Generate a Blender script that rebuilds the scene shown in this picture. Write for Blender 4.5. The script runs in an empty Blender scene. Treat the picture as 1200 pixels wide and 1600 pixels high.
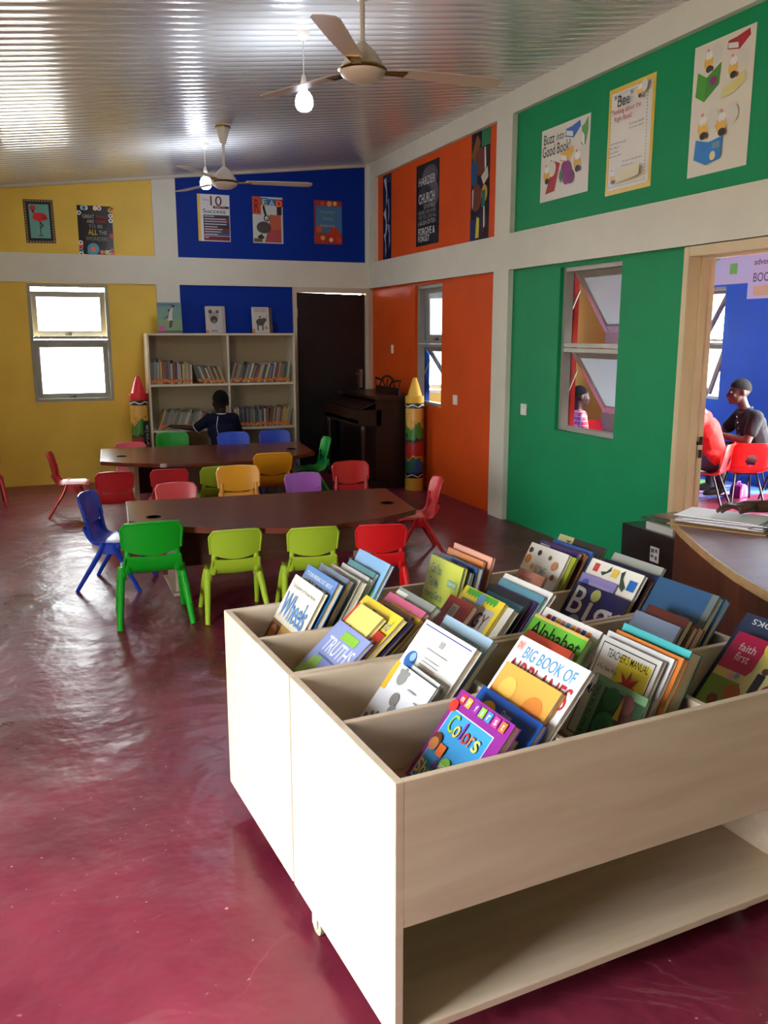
import bpy, bmesh, math, random
from mathutils import Vector, Matrix

random.seed(7)
S = bpy.context.scene
COL = S.collection
PI = math.pi

# ------------------------------------------------------------------ camera
cam_d = bpy.data.cameras.new('camera')
cam = bpy.data.objects.new('camera', cam_d)
COL.objects.link(cam)
S.camera = cam
cam_d.sensor_fit = 'VERTICAL'
cam_d.sensor_height = 32.0
cam_d.lens = 32.0 * 1366.06 / 1600.0
cam_d.clip_start = 0.05
cam_d.clip_end = 200
cam.location = (0, 0, 1.55)
cam.rotation_euler = (math.radians(90 - 11.573), 0, math.radians(-21.193))

# ------------------------------------------------------------------ world, light, exposure
SKY = 30.0
w = bpy.data.worlds.new('overcast_sky')
S.world = w
w.use_nodes = True
bg = w.node_tree.nodes['Background']
bg.inputs['Color'].default_value = (0.93, 0.97, 1.0, 1)
bg.inputs['Strength'].default_value = SKY
S.view_settings.view_transform = 'Standard'
S.view_settings.look = 'None'
S.view_settings.gamma = 1.0
S.view_settings.use_curve_mapping = False
S.view_settings.exposure = 0.76
S.cycles.max_bounces = 8
S.cycles.diffuse_bounces = 4
S.cycles.glossy_bounces = 3
S.cycles.transmission_bounces = 6
S.cycles.transparent_max_bounces = 10
S.cycles.sample_clamp_indirect = 6.0
S.cycles.adaptive_threshold = .02
S.cycles.caustics_reflective = False
S.cycles.caustics_refractive = False


def portal(loc, rot, sx, sy):
    """daylight opening: guides the sky's light through a hole in the wall"""
    l = bpy.data.lights.new('daylight_portal', 'AREA')
    l.shape = 'RECTANGLE'
    l.size, l.size_y = sx, sy
    l.cycles.is_portal = True
    o = bpy.data.objects.new('daylight_portal', l)
    COL.objects.link(o)
    o.location = loc
    o.rotation_euler = rot


# ------------------------------------------------------------------ room numbers (metres)
W, D = 3.55, 9.62          # face of right wall, face of back wall
XL, YB = -1.85, -2.4        # left wall, wall behind the camera
B1, B2 = 2.046, 2.326      # beam
PR = 0.045                 # panels lie this far behind the frame
SL = 0.114                 # roof slope
def cz(x): return 3.385 + SL * (x - W)
DOOR_L = (.5, 1.75)      # entry opening in the left wall (Y range)
X2, Y2 = 6.80, 2.0         # next room: blue wall, near wall
WT = 0.17                  # wall thickness

portal((XL - WT, sum(DOOR_L) / 2, 1.06), (0, -PI / 2, 0), 2.1, DOOR_L[1] - DOOR_L[0])
portal((0.32, D + WT, 1.44), (-PI / 2, 0, 0), .78, 1.18)
portal((-1.21, D + WT, 1.44), (-PI / 2, 0, 0), .78, 1.18)  # for the extra window added out of view in the back wall
portal((XL - WT, 6.975, 1.44), (0, -PI / 2, 0), 1.18, .75)  # for the extra window added out of view in the left wall
portal((X2 + WT, 7.92, 1.44), (0, PI / 2, 0), 1.18, .75)
portal((X2 + WT, 5.65, 1.25), (0, PI / 2, 0), 2.3, 1.8)  # for the opening added out of view in the blue wall
portal((4.6, D + WT, 1.44), (-PI / 2, 0, 0), .9, 1.18)


# ------------------------------------------------------------------ materials
def hexc(h):
    h = h.lstrip('#')
    r = []
    for i in (0, 2, 4):
        c = int(h[i:i + 2], 16) / 255
        r.append(c / 12.92 if c <= 0.04045 else ((c + 0.055) / 1.055) ** 2.4)
    return (*r, 1)


MATS = {}


def mat(hx, rough=.5, spec=.5, metal=0.0, noise=None, bump=None, emit=None, coat=0.0, key=None):
    """procedural principled material; noise=(scale, amount) varies colour, bump=(scale, strength)"""
    k = key or (hx, rough, spec, metal, noise, bump, emit, coat)
    if k in MATS:
        return MATS[k]
    m = bpy.data.materials.new('mat_' + hx.lstrip('#'))
    m.use_nodes = True
    nt = m.node_tree
    b = nt.nodes['Principled BSDF']
    c = hexc(hx)
    b.inputs['Base Color'].default_value = c
    b.inputs['Roughness'].default_value = rough
    b.inputs['Specular IOR Level'].default_value = spec
    b.inputs['Metallic'].default_value = metal
    b.inputs['Coat Weight'].default_value = coat
    b.inputs['Coat Roughness'].default_value = .06
    if emit:
        b.inputs['Emission Color'].default_value = hexc(emit[0])
        b.inputs['Emission Strength'].default_value = emit[1]
    if noise or bump:
        tc = nt.nodes.new('ShaderNodeTexCoord')
    if noise:
        n = nt.nodes.new('ShaderNodeTexNoise')
        n.inputs['Scale'].default_value = noise[0]
        n.inputs['Detail'].default_value = 4
        nt.links.new(tc.outputs['Object'], n.inputs['Vector'])
        r = nt.nodes.new('ShaderNodeValToRGB')
        a = noise[1]
        r.color_ramp.elements[0].position = .3
        r.color_ramp.elements[1].position = .7
        r.color_ramp.elements[0].color = (*[max(0, x * (1 - a)) for x in c[:3]], 1)
        r.color_ramp.elements[1].color = (*[min(1, x * (1 + a)) for x in c[:3]], 1)
        nt.links.new(n.outputs['Fac'], r.inputs['Fac'])
        nt.links.new(r.outputs['Color'], b.inputs['Base Color'])
    if bump:
        n2 = nt.nodes.new('ShaderNodeTexNoise')
        n2.inputs['Scale'].default_value = bump[0]
        n2.inputs['Detail'].default_value = 3
        nt.links.new(tc.outputs['Object'], n2.inputs['Vector'])
        bn = nt.nodes.new('ShaderNodeBump')
        bn.inputs['Strength'].default_value = bump[1]
        bn.inputs['Distance'].default_value = .02
        nt.links.new(n2.outputs['Fac'], bn.inputs['Height'])
        nt.links.new(bn.outputs['Normal'], b.inputs['Normal'])
    MATS[k] = m
    return m


def wood(hx, hx2, scale=(1, 12, 12), rough=.35, spec=.5):
    k = ('wood', hx, hx2, scale, rough)
    if k in MATS:
        return MATS[k]
    m = bpy.data.materials.new('wood_' + hx.lstrip('#'))
    m.use_nodes = True
    nt = m.node_tree
    b = nt.nodes['Principled BSDF']
    b.inputs['Roughness'].default_value = rough
    b.inputs['Specular IOR Level'].default_value = spec
    tc = nt.nodes.new('ShaderNodeTexCoord')
    mp = nt.nodes.new('ShaderNodeMapping')
    mp.inputs['Scale'].default_value = scale
    n = nt.nodes.new('ShaderNodeTexNoise')
    n.inputs['Scale'].default_value = 2.2
    n.inputs['Detail'].default_value = 6
    r = nt.nodes.new('ShaderNodeValToRGB')
    r.color_ramp.elements[0].position = .32
    r.color_ramp.elements[1].position = .68
    r.color_ramp.elements[0].color = hexc(hx)
    r.color_ramp.elements[1].color = hexc(hx2)
    nt.links.new(tc.outputs['Object'], mp.inputs['Vector'])
    nt.links.new(mp.outputs['Vector'], n.inputs['Vector'])
    nt.links.new(n.outputs['Fac'], r.inputs['Fac'])
    nt.links.new(r.outputs['Color'], b.inputs['Base Color'])
    MATS[k] = m
    return m


def floor_material():
    """burgundy floor polish on uneven cement: waves, scuffs and pale specks"""
    m = bpy.data.materials.new('burgundy_polished_cement')
    m.use_nodes = True
    nt = m.node_tree
    N = nt.nodes.new
    L = nt.links.new
    b = nt.nodes['Principled BSDF']
    tc = N('ShaderNodeTexCoord')
    n1 = N('ShaderNodeTexNoise'); n1.inputs['Scale'].default_value = 1.6; n1.inputs['Detail'].default_value = 5
    L(tc.outputs['Object'], n1.inputs['Vector'])
    r1 = N('ShaderNodeValToRGB')
    r1.color_ramp.elements[0].position = .3
    r1.color_ramp.elements[1].position = .72
    r1.color_ramp.elements[0].color = hexc('#591728')
    r1.color_ramp.elements[1].color = hexc('#812f42')
    L(n1.outputs['Fac'], r1.inputs['Fac'])
    # pale specks and scratches
    vo = N('ShaderNodeTexVoronoi'); vo.inputs['Scale'].default_value = 26
    nd = N('ShaderNodeTexNoise'); nd.inputs['Scale'].default_value = 45; nd.inputs['Detail'].default_value = 3
    mx0 = N('ShaderNodeMix'); mx0.data_type = 'VECTOR'; mx0.inputs['Factor'].default_value = .035
    L(tc.outputs['Object'], mx0.inputs['A']); L(tc.outputs['Object'], nd.inputs['Vector'])
    L(nd.outputs['Color'], mx0.inputs['B']); L(mx0.outputs['Result'], vo.inputs['Vector'])
    rs0 = N('ShaderNodeValToRGB')
    rs0.color_ramp.elements[0].position = .06; rs0.color_ramp.elements[0].color = (1, 1, 1, 1)
    rs0.color_ramp.elements[1].position = .10; rs0.color_ramp.elements[1].color = (0, 0, 0, 1)
    L(vo.outputs['Distance'], rs0.inputs['Fac'])
    sc_ = N('ShaderNodeSeparateColor'); L(vo.outputs['Color'], sc_.inputs[0])
    gt = N('ShaderNodeMath'); gt.operation = 'GREATER_THAN'; gt.inputs[1].default_value = .52; L(sc_.outputs[0], gt.inputs[0])
    rs = N('ShaderNodeMix'); rs.data_type = 'RGBA'; rs.inputs['A'].default_value = (0, 0, 0, 1)
    L(gt.outputs[0], rs.inputs['Factor']); L(rs0.outputs['Color'], rs.inputs['B'])
    n3 = N('ShaderNodeTexNoise'); n3.inputs['Scale'].default_value = 1.1; n3.inputs['Detail'].default_value = 8
    n3.inputs['Distortion'].default_value = 1.2
    L(tc.outputs['Object'], n3.inputs['Vector'])
    rl = N('ShaderNodeValToRGB')
    for e in list(rl.color_ramp.elements)[1:]:
        rl.color_ramp.elements.remove(e)
    rl.color_ramp.elements[0].position = .4975; rl.color_ramp.elements[0].color = (0, 0, 0, 1)
    e = rl.color_ramp.elements.new(.499); e.color = (.35, .35, .35, 1)
    e = rl.color_ramp.elements.new(.5005); e.color = (0, 0, 0, 1)
    L(n3.outputs['Fac'], rl.inputs['Fac'])
    n4 = N('ShaderNodeTexNoise'); n4.inputs['Scale'].default_value = 2.7
    L(tc.outputs['Object'], n4.inputs['Vector'])
    r4 = N('ShaderNodeValToRGB'); r4.color_ramp.elements[0].position = .40; r4.color_ramp.elements[1].position = .58
    L(n4.outputs['Fac'], r4.inputs['Fac'])
    ad = N('ShaderNodeMath'); ad.operation = 'MAXIMUM'
    L(rs.outputs['Result'], ad.inputs[0]); L(rl.outputs['Color'], ad.inputs[1])
    mu = N('ShaderNodeMath'); mu.operation = 'MULTIPLY'
    L(ad.outputs[0], mu.inputs[0]); L(r4.outputs['Color'], mu.inputs[1])
    mu2 = N('ShaderNodeMath'); mu2.operation = 'MULTIPLY'; mu2.inputs[1].default_value = .8
    L(mu.outputs[0], mu2.inputs[0])
    mc = N('ShaderNodeMix'); mc.data_type = 'RGBA'
    L(mu2.outputs[0], mc.inputs['Factor']); L(r1.outputs['Color'], mc.inputs['A'])
    mc.inputs['B'].default_value = hexc('#c9a9a4')
    L(mc.outputs['Result'], b.inputs['Base Color'])
    nr = N('ShaderNodeMapRange'); nr.inputs['To Min'].default_value = .2; nr.inputs['To Max'].default_value = .42
    L(n1.outputs['Fac'], nr.inputs['Value']); L(nr.outputs['Result'], b.inputs['Roughness'])
    nb = N('ShaderNodeTexNoise'); nb.inputs['Scale'].default_value = 2.6; nb.inputs['Detail'].default_value = 4
    nb.inputs['Roughness'].default_value = .55
    L(tc.outputs['Object'], nb.inputs['Vector'])
    bp = N('ShaderNodeBump'); bp.inputs['Strength'].default_value = .55; bp.inputs['Distance'].default_value = .04
    L(nb.outputs['Fac'], bp.inputs['Height']); L(bp.outputs['Normal'], b.inputs['Normal'])
    b.inputs['Specular IOR Level'].default_value = .36
    return m


def frosted(name, tint='#f4f7f8', clear=.5):
    """obscure window glass: part scattering, part see-through with blur"""
    m = bpy.data.materials.new(name)
    m.use_nodes = True
    nt = m.node_tree
    nt.nodes.remove(nt.nodes['Principled BSDF'])
    out = nt.nodes['Material Output']
    tr = nt.nodes.new('ShaderNodeBsdfTranslucent'); tr.inputs['Color'].default_value = hexc(tint)
    rf = nt.nodes.new('ShaderNodeBsdfRefraction'); rf.inputs['Roughness'].default_value = .22
    rf.inputs['IOR'].default_value = 1.03; rf.inputs['Color'].default_value = hexc(tint)
    mx = nt.nodes.new('ShaderNodeMixShader'); mx.inputs[0].default_value = clear
    nt.links.new(tr.outputs[0], mx.inputs[1]); nt.links.new(rf.outputs[0], mx.inputs[2])
    nt.links.new(mx.outputs[0], out.inputs['Surface'])
    return m


WHITE = mat('#d9d6c5', .55, .3, noise=(3, .04), bump=(14, .12))
YELLOW = mat('#e4bf50', .5, .25, noise=(2.5, .06), bump=(14, .10))
BLUE = mat('#042c8a', .55, .15, noise=(2.5, .06), bump=(14, .10))
ORANGE = mat('#d24f18', .55, .18, noise=(2.5, .06), bump=(14, .10))
GREEN = mat('#0f8552', .55, .2, noise=(2.5, .05), bump=(14, .10))
REDW = mat('#b9281f', .5, .3)
BLUE2 = mat('#1f68cc', .5, .3, noise=(2.5, .06))
FLOORM = floor_material()
CEILM = mat('#cdccc3', .25, .5, noise=(1.5, .05), coat=1.0)
ALU = mat('#9b998f', .42, .5, metal=.25, noise=(5, .08))
GLASS = frosted('frosted_window_glass', clear=.55)
GLASS2 = frosted('lightly_frosted_glass', '#c8ccd0', .74)
PLY = wood('#cbb79f', '#d9c8b2', (1, 9, 9), .5, .35)
PLYE = wood('#b79d7f', '#cdb596', (1, 30, 30), .6, .3)
DARKWOOD = wood('#1c0c08', '#2a130b', (8, 8, 1), .35)


# ------------------------------------------------------------------ mesh tools
class MB:
    def __init__(s):
        s.v = []; s.f = []; s.mi = []; s.cur = 0

    def add(s, vs, fs):
        o = len(s.v)
        s.v += [tuple(v) for v in vs]
        for f in fs:
            s.f.append([i + o for i in f]); s.mi.append(s.cur)
        return s

    def box(s, x0, x1, y0, y1, z0, z1):
        return s.add([(x0, y0, z0), (x1, y0, z0), (x1, y1, z0), (x0, y1, z0), (x0, y0, z1), (x1, y0, z1), (x1, y1, z1), (x0, y1, z1)],
                     [(3, 2, 1, 0), (4, 5, 6, 7), (0, 1, 5, 4), (1, 2, 6, 5), (2, 3, 7, 6), (3, 0, 4, 7)])

    def hexa(s, b, t):
        return s.add(list(b) + list(t), [(3, 2, 1, 0), (4, 5, 6, 7), (0, 1, 5, 4), (1, 2, 6, 5), (2, 3, 7, 6), (3, 0, 4, 7)])

    def prism(s, poly, z0, z1):
        n = len(poly)
        return s.add([(x, y, z0) for x, y in poly] + [(x, y, z1) for x, y in poly],
                     [tuple(range(n - 1, -1, -1)), tuple(range(n, 2 * n))] + [(i, (i + 1) % n, n + (i + 1) % n, n + i) for i in range(n)])

    def lathe(s, prof, seg=20, c=(0, 0, 0), cap=True):
        vs = []; fs = []
        for r, z in prof:
            for k in range(seg):
                a = 2 * PI * k / seg
                vs.append((c[0] + r * math.cos(a), c[1] + r * math.sin(a), c[2] + z))
        for i in range(len(prof) - 1):
            for k in range(seg):
                k2 = (k + 1) % seg
                fs.append((i * seg + k, i * seg + k2, (i + 1) * seg + k2, (i + 1) * seg + k))
        if cap:
            fs.append(tuple(range(seg - 1, -1, -1)))
            n = (len(prof) - 1) * seg
            fs.append(tuple(range(n, n + seg)))
        return s.add(vs, fs)

    def tube(s, pts, rad, seg=10, flat=1.0):
        pts = [Vector(p) for p in pts]
        if not hasattr(rad, '__len__'):
            rad = [rad] * len(pts)
        vs = []; fs = []
        ref = None
        for i, p in enumerate(pts):
            t = (pts[min(i + 1, len(pts) - 1)] - pts[max(i - 1, 0)]).normalized()
            if ref is None:
                ref = Vector((0, 0, 1)) if abs(t.z) < .9 else Vector((1, 0, 0))
            n = (ref - t * ref.dot(t)).normalized(); ref = n
            b = t.cross(n)
            for k in range(seg):
                a = 2 * PI * k / seg
                vs.append(p + n * math.cos(a) * rad[i] + b * math.sin(a) * rad[i] * flat)
        for i in range(len(pts) - 1):
            for k in range(seg):
                k2 = (k + 1) % seg
                fs.append((i * seg + k, i * seg + k2, (i + 1) * seg + k2, (i + 1) * seg + k))
        fs.append(tuple(range(seg - 1, -1, -1)))
        n = (len(pts) - 1) * seg
        fs.append(tuple(range(n, n + seg)))
        return s.add(vs, fs)

    def grid(s, rows):
        m = len(rows[0]); vs = [p for r in rows for p in r]
        fs = []
        for i in range(len(rows) - 1):
            for j in range(m - 1):
                fs.append((i * m + j, i * m + j + 1, (i + 1) * m + j + 1, (i + 1) * m + j))
        return s.add(vs, fs)

    def slab(s, rows, off):
        """a sheet of points given thickness along vector off(x,y,z)"""
        m = len(rows[0]); n = len(rows)
        o = Vector(off)
        a = [Vector(p) for r in rows for p in r]
        b = [p + o for p in a]
        N = len(a); fs = []
        for i in range(n - 1):
            for j in range(m - 1):
                q = (i * m + j, i * m + j + 1, (i + 1) * m + j + 1, (i + 1) * m + j)
                fs.append(q); fs.append(tuple(N + k for k in reversed(q)))
        rim = [j for j in range(m)] + [i * m + m - 1 for i in range(1, n)] + [(n - 1) * m + j for j in range(m - 2, -1, -1)] + [i * m for i in range(n - 2, 0, -1)]
        for k in range(len(rim)):
            p, q = rim[k], rim[(k + 1) % len(rim)]
            fs.append((q, p, N + p, N + q))
        return s.add(a + b, fs)

    def mesh(s, name, bevel=0, smooth=None, fix=True):
        me = bpy.data.meshes.new(name)
        me.from_pydata(s.v, [], s.f)
        me.polygons.foreach_set('material_index', s.mi)
        if fix or bevel:
            bm = bmesh.new(); bm.from_mesh(me)
            bmesh.ops.recalc_face_normals(bm, faces=bm.faces)
            if bevel:
                ed = [e for e in bm.edges if len(e.link_faces) == 2 and e.calc_face_angle(0) > .6]
                bmesh.ops.bevel(bm, geom=ed, offset=bevel, segments=2, affect='EDGES', clamp_overlap=True)
            bm.to_mesh(me); bm.free()
        if smooth is not None:
            me.polygons.foreach_set('use_smooth', [True] * len(me.polygons))
            me.set_sharp_from_angle(angle=math.radians(smooth))
        return me

    def build(s, name, m, parent=None, loc=None, bevel=0, smooth=None, rot=None):
        return obj(name, s.mesh(name, bevel, smooth), m, parent, loc, rot)


def obj(name, me, m, parent=None, loc=None, rot=None):
    ms = m if isinstance(m, (list, tuple)) else [m]
    if len(me.materials) == 0:
        for x in ms:
            me.materials.append(x)
    o = bpy.data.objects.new(name, me)
    COL.objects.link(o)
    if parent is not None:
        o.parent = parent
    if loc is not None:
        o.location = loc
    if rot is not None:
        o.rotation_euler = rot
    return o


def tag(o, label=None, cat=None, group=None, kind=None):
    if label: o['label'] = label
    if cat: o['category'] = cat
    if group: o['group'] = group
    if kind: o['kind'] = kind
    return o


def thing(name, label, cat, loc=(0, 0, 0), rz=0, group=None, kind=None):
    o = bpy.data.objects.new(name, None)
    COL.objects.link(o)
    o.empty_display_size = .1
    o.location = loc
    o.rotation_euler = (0, 0, rz)
    return tag(o, label, cat, group, kind)


def struct(name, parent=None):
    o = bpy.data.objects.new(name, None)
    COL.objects.link(o)
    o.empty_display_size = .1
    if parent: o.parent = parent
    else: o['kind'] = 'structure'
    return o


def copy_tree(o, parent=None):
    c = o.copy()
    COL.objects.link(c)
    c.parent = parent
    for ch in o.children:
        copy_tree(ch, c)
    return c


TEXTS = {}


def text_geo(body):
    """outline of a line of lettering as (verts, faces, bounds), cached"""
    if body in TEXTS:
        return TEXTS[body]
    cu = bpy.data.curves.new('lettering', 'FONT')
    cu.body = body
    cu.size = 1.0
    cu.resolution_u = 3
    cu.offset = .006
    ob = bpy.data.objects.new('lettering', cu)
    COL.objects.link(ob)
    me = bpy.data.meshes.new_from_object(ob)
    vs = [v.co.copy() for v in me.vertices]
    fs = [tuple(p.vertices) for p in me.polygons]
    bpy.data.objects.remove(ob); bpy.data.curves.remove(cu); bpy.data.meshes.remove(me)
    xs = [v.x for v in vs] or [0, 1]; ys = [v.y for v in vs] or [0, 1]
    TEXTS[body] = (vs, fs, (min(xs), max(xs), min(ys), max(ys)))
    return TEXTS[body]


def fit_text(body, x0, y0, x1, y1, z):
    vs, fs, (a, b, c, d) = text_geo(body)
    sx = (x1 - x0) / max(b - a, 1e-6); sy = (y1 - y0) / max(d - c, 1e-6)
    return [(x0 + (v.x - a) * sx, y0 + (v.y - c) * sy, z) for v in vs], fs


PAPER = dict(rough=.45, spec=.35)


def dim(hx, f):
    if f == 1: return hx
    return '#' + ''.join('%02x' % int(int(hx[i:i + 2], 16) * f) for i in (1, 3, 5))


def artwork(parent, w_, h_, ops, z=.0006, gloss=.35, f=1):
    """flat print on a cover or poster. ops in fractions of the sheet:
    ('r',x0,y0,x1,y1,hex) ('c',x,y,r,hex) ('p',[(x,y)..],hex) ('t',text,x0,y0,x1,y1,hex)"""
    pr, le = MB(), MB()
    pm, lm = [], []
    k = 0
    for op in ops:
        k += 1
        zz = z + k * .00025
        hx = dim(op[-1], f)
        m = mat(hx, gloss, .4)
        tgt, lst = (le, lm) if op[0] in 'tv' else (pr, pm)
        if m not in lst: lst.append(m)
        tgt.cur = lst.index(m)
        if op[0] == 'r':
            x0, y0, x1, y1 = op[1:5]
            tgt.add([(x0 * w_, y0 * h_, zz), (x1 * w_, y0 * h_, zz), (x1 * w_, y1 * h_, zz), (x0 * w_, y1 * h_, zz)], [(0, 1, 2, 3)])
        elif op[0] == 'c':
            x, y, r = op[1:4]
            rx = r[0] if hasattr(r, '__len__') else r
            ry = r[1] if hasattr(r, '__len__') else r * w_ / h_
            tgt.add([((x + rx * math.cos(a * PI / 9)) * w_, (y + ry * math.sin(a * PI / 9)) * h_, zz) for a in range(18)], [tuple(range(18))])
        elif op[0] == 'p':
            tgt.add([(x * w_, y * h_, zz) for x, y in op[1]], [tuple(range(len(op[1])))])
        elif op[0] == 't':
            vs, fs = fit_text(op[1], op[2] * w_, op[3] * h_, op[4] * w_, op[5] * h_, zz)
            tgt.add(vs, fs)
        elif op[0] == 'v':                       # lettering running up the sheet
            vs, fs, (a, b, c, d) = text_geo(op[1])
            x0, y0, x1, y1 = op[2:6]
            tgt.add([((x1 + (x0 - x1) * (v.y - c) / (d - c)) * w_, (y0 + (y1 - y0) * (v.x - a) / (b - a)) * h_, zz) for v in vs], fs)
    if pr.f:
        me = pr.mesh('printed_picture', fix=False); obj('printed_picture', me, pm, parent)
    if le.f:
        me = le.mesh('lettering', fix=False); obj('lettering', me, lm, parent)


def book(name, label, cat, w_, h_, t, cover, ops=(), mtx=None, group=None, spine=None, gloss=.3):
    """hardback or paperback; local x right, y up, z out of the front cover; origin at the bottom left"""
    b = thing(name, label, cat, group=group)
    ct = min(.0022, t * .25)
    m = MB()
    m.box(0, w_, 0, h_, -ct, 0).box(0, w_, 0, h_, -t, -t + ct).box(-.0012, ct, 0, h_, -t, 0)
    m.build('cover', mat(dim(cover, .84), gloss, .45), b)
    MB().box(ct, w_ - .003, .002, h_ - .002, -t + ct, -ct).build('page_block', mat('#d9cfb8', .8, .1), b)
    if ops:
        artwork(b, w_, h_, ops, gloss=gloss, f=.84)
    if mtx is not None:
        b.matrix_world = mtx
    return b


# ================================================================== SETTING
MB().box(-60, 60, -60, 60, -.30, -.16).build('ground', mat('#b8ab97', .9, .1, noise=(.4, .15)))['kind'] = 'structure'
MB().box(XL - WT, X2 + WT, YB - WT, D + WT, -.15, 0).build('floor', FLOORM)['kind'] = 'structure'


def panel(parent, name, m, plane, a0, a1, z0, z1, hole=None, top=None):
    """flat wall panel with optional rectangular hole; plane = ('y', y0, y1) or ('x', x0, x1)"""
    p = MB()
    ax, t0, t1 = plane

    def bx(u0, u1, v0, v1):
        if u1 - u0 < 1e-4 or v1 - v0 < 1e-4: return
        if ax == 'y':
            if top and v1 == z1:
                p.hexa([(u0, t0, v0), (u1, t0, v0), (u1, t1, v0), (u0, t1, v0)], [(u0, t0, cz(u0)), (u1, t0, cz(u1)), (u1, t1, cz(u1)), (u0, t1, cz(u0))])
            else:
                p.box(u0, u1, t0, t1, v0, v1)
        else:
            p.box(t0, t1, u0, u1, v0, v1)
    if hole:
        h0, h1, g0, g1 = hole
        bx(a0, h0, z0, z1); bx(h1, a1, z0, z1); bx(h0, h1, z0, g0); bx(h0, h1, g1, z1)
    else:
        bx(a0, a1, z0, z1)
    return p.build(name, m, parent)


WIN1 = (-.075, .70, .855, 2.035)
# ---- back wall (faces the camera)
wb = struct('wall_back')
yb0, yb1 = D + .02, D + WT
panel(wb, 'yellow_panel', YELLOW, ('y', yb0, yb1), -.45, 1.185, 0, B1, WIN1)
panel(wb, 'yellow_panel', YELLOW, ('y', yb0, yb1), XL - WT, -.45, 0, B1, (-1.6, -.825, .855, 2.035))
panel(wb, 'yellow_panel', YELLOW, ('y', yb0, yb1), XL - WT, 1.185, B2, 3, None, True)
panel(wb, 'blue_panel', BLUE, ('y', yb0, yb1), 1.424, 2.65, 0, B1)
panel(wb, 'blue_panel', BLUE, ('y', yb0, yb1), 1.424, 3.505, B2, 3, None, True)
panel(wb, 'beam', WHITE, ('y', D, yb1), XL - WT, W + .03, B1, B2)
panel(wb, 'post', WHITE, ('y', D, yb1), 1.185, 1.424, 0, B1)
panel(wb, 'post', WHITE, ('y', D, yb1), 1.185, 1.424, B2, 3, None, True)
panel(wb, 'post', WHITE, ('y', D, yb1), 3.505, W + .03, B2, 3, None, True)
co = MB()
co.hexa([(XL, D - .02, cz(XL) - .035), (W - .05, D - .02, cz(W - .05) - .035), (W - .05, D + .02, cz(W - .05) - .035), (XL, D + .02, cz(XL) - .035)],
        [(XL, D - .02, cz(XL)), (W - .05, D - .02, cz(W - .05)), (W - .05, D + .02, cz(W - .05)), (XL, D + .02, cz(XL))])
co.build('trim_1', mat('#c3b9a6', .4))['kind'] = 'structure'

# ---- right wall (green and orange) with the opening into the next room
WIN2 = (7.747, 8.40, .836, 2.018)
WIN3 = (4.962, 5.702, .835, 2.018)
DO2 = (3.37, 4.27)
wr = struct('wall_right')
xp = ('x', W + PR, W + .13)
xo = ('x', W + .13, W + WT)          # the next room's side of the same wall
xf = ('x', W, W + .13)
panel(wr, 'orange_panel', ORANGE, xp, 6.651, D + .02, 0, B1, WIN2)
panel(wr, 'orange_panel', ORANGE, xp, 6.651, 9.45, B2, 3.215)
panel(wr, 'green_panel', GREEN, xp, 4.319, 6.397, 0, B1, WIN3)
panel(wr, 'green_panel', GREEN, xp, YB, 6.397, B2, 3.215)
panel(wr, 'green_panel', GREEN, xp, YB, 3.32, 0, B1)
panel(wr, 'beam', WHITE, xf, YB, D + .02, B1, B2)
panel(wr, 'beam', WHITE, xf, YB, D + .02, 3.215, 3.40)
panel(wr, 'post', WHITE, xf, 6.397, 6.651, 0, B1)
panel(wr, 'post', WHITE, xf, 6.397, 6.651, B2, 3.215)
panel(wr, 'post', WHITE, xf, 9.45, D + .02, B2, 3.215)
rs = MB()
def wall_strip(y0, y1, z0, z1): rs.box(W + .13, W + WT, y0, y1, z0, z1)
wall_strip(6.0, WIN2[0], 0, 3.4); wall_strip(WIN2[0], WIN2[1], 0, WIN2[2]); wall_strip(WIN2[0], WIN2[1], WIN2[3], 3.4)
wall_strip(WIN2[1], D + .02, 0, 3.4)
rs.box(W + .16, W + .215, WIN2[1], WIN2[1] + .26, 0, 3.3)
rs.build('blue_lining', BLUE2, wr)
rs = MB()
wall_strip(WIN3[1], 6.0, 0, 3.4); wall_strip(WIN3[0], WIN3[1], 0, WIN3[2]); wall_strip(WIN3[0], WIN3[1], WIN3[3], 3.4)
wall_strip(4.30, WIN3[0], 0, 3.4); wall_strip(DO2[0] - .03, 4.30, 2.04, 3.4); wall_strip(YB, DO2[0] - .03, 0, 3.4)
rs.box(W + .16, W + .215, WIN3[1], WIN3[1] + .26, 0, 3.3)
rs.build('red_lining', REDW, wr)

# ---- left wall with the wide entry, wall behind the camera
wl = struct('wall_left')
panel(wl, 'wall_face', YELLOW, ('x', XL - WT, XL), YB, 3.0, 0, B1, (DOOR_L[0], DOOR_L[1], 0, B1))
panel(wl, 'wall_face', YELLOW, ('x', XL - WT, XL), 3.0, D, 0, B1, (6.6, 7.35, .855, 2.035))
panel(wl, 'beam', WHITE, ('x', XL - WT, XL + .02), YB, D, B1, B2)
panel(wl, 'wall_face', YELLOW, ('x', XL - WT, XL), YB, D, B2, cz(XL) + .1)
wn = struct('wall_front')
panel(wn, 'wall_face', WHITE, ('y', YB - WT, YB), XL - WT, W + WT, 0, 3, None, True)

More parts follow.
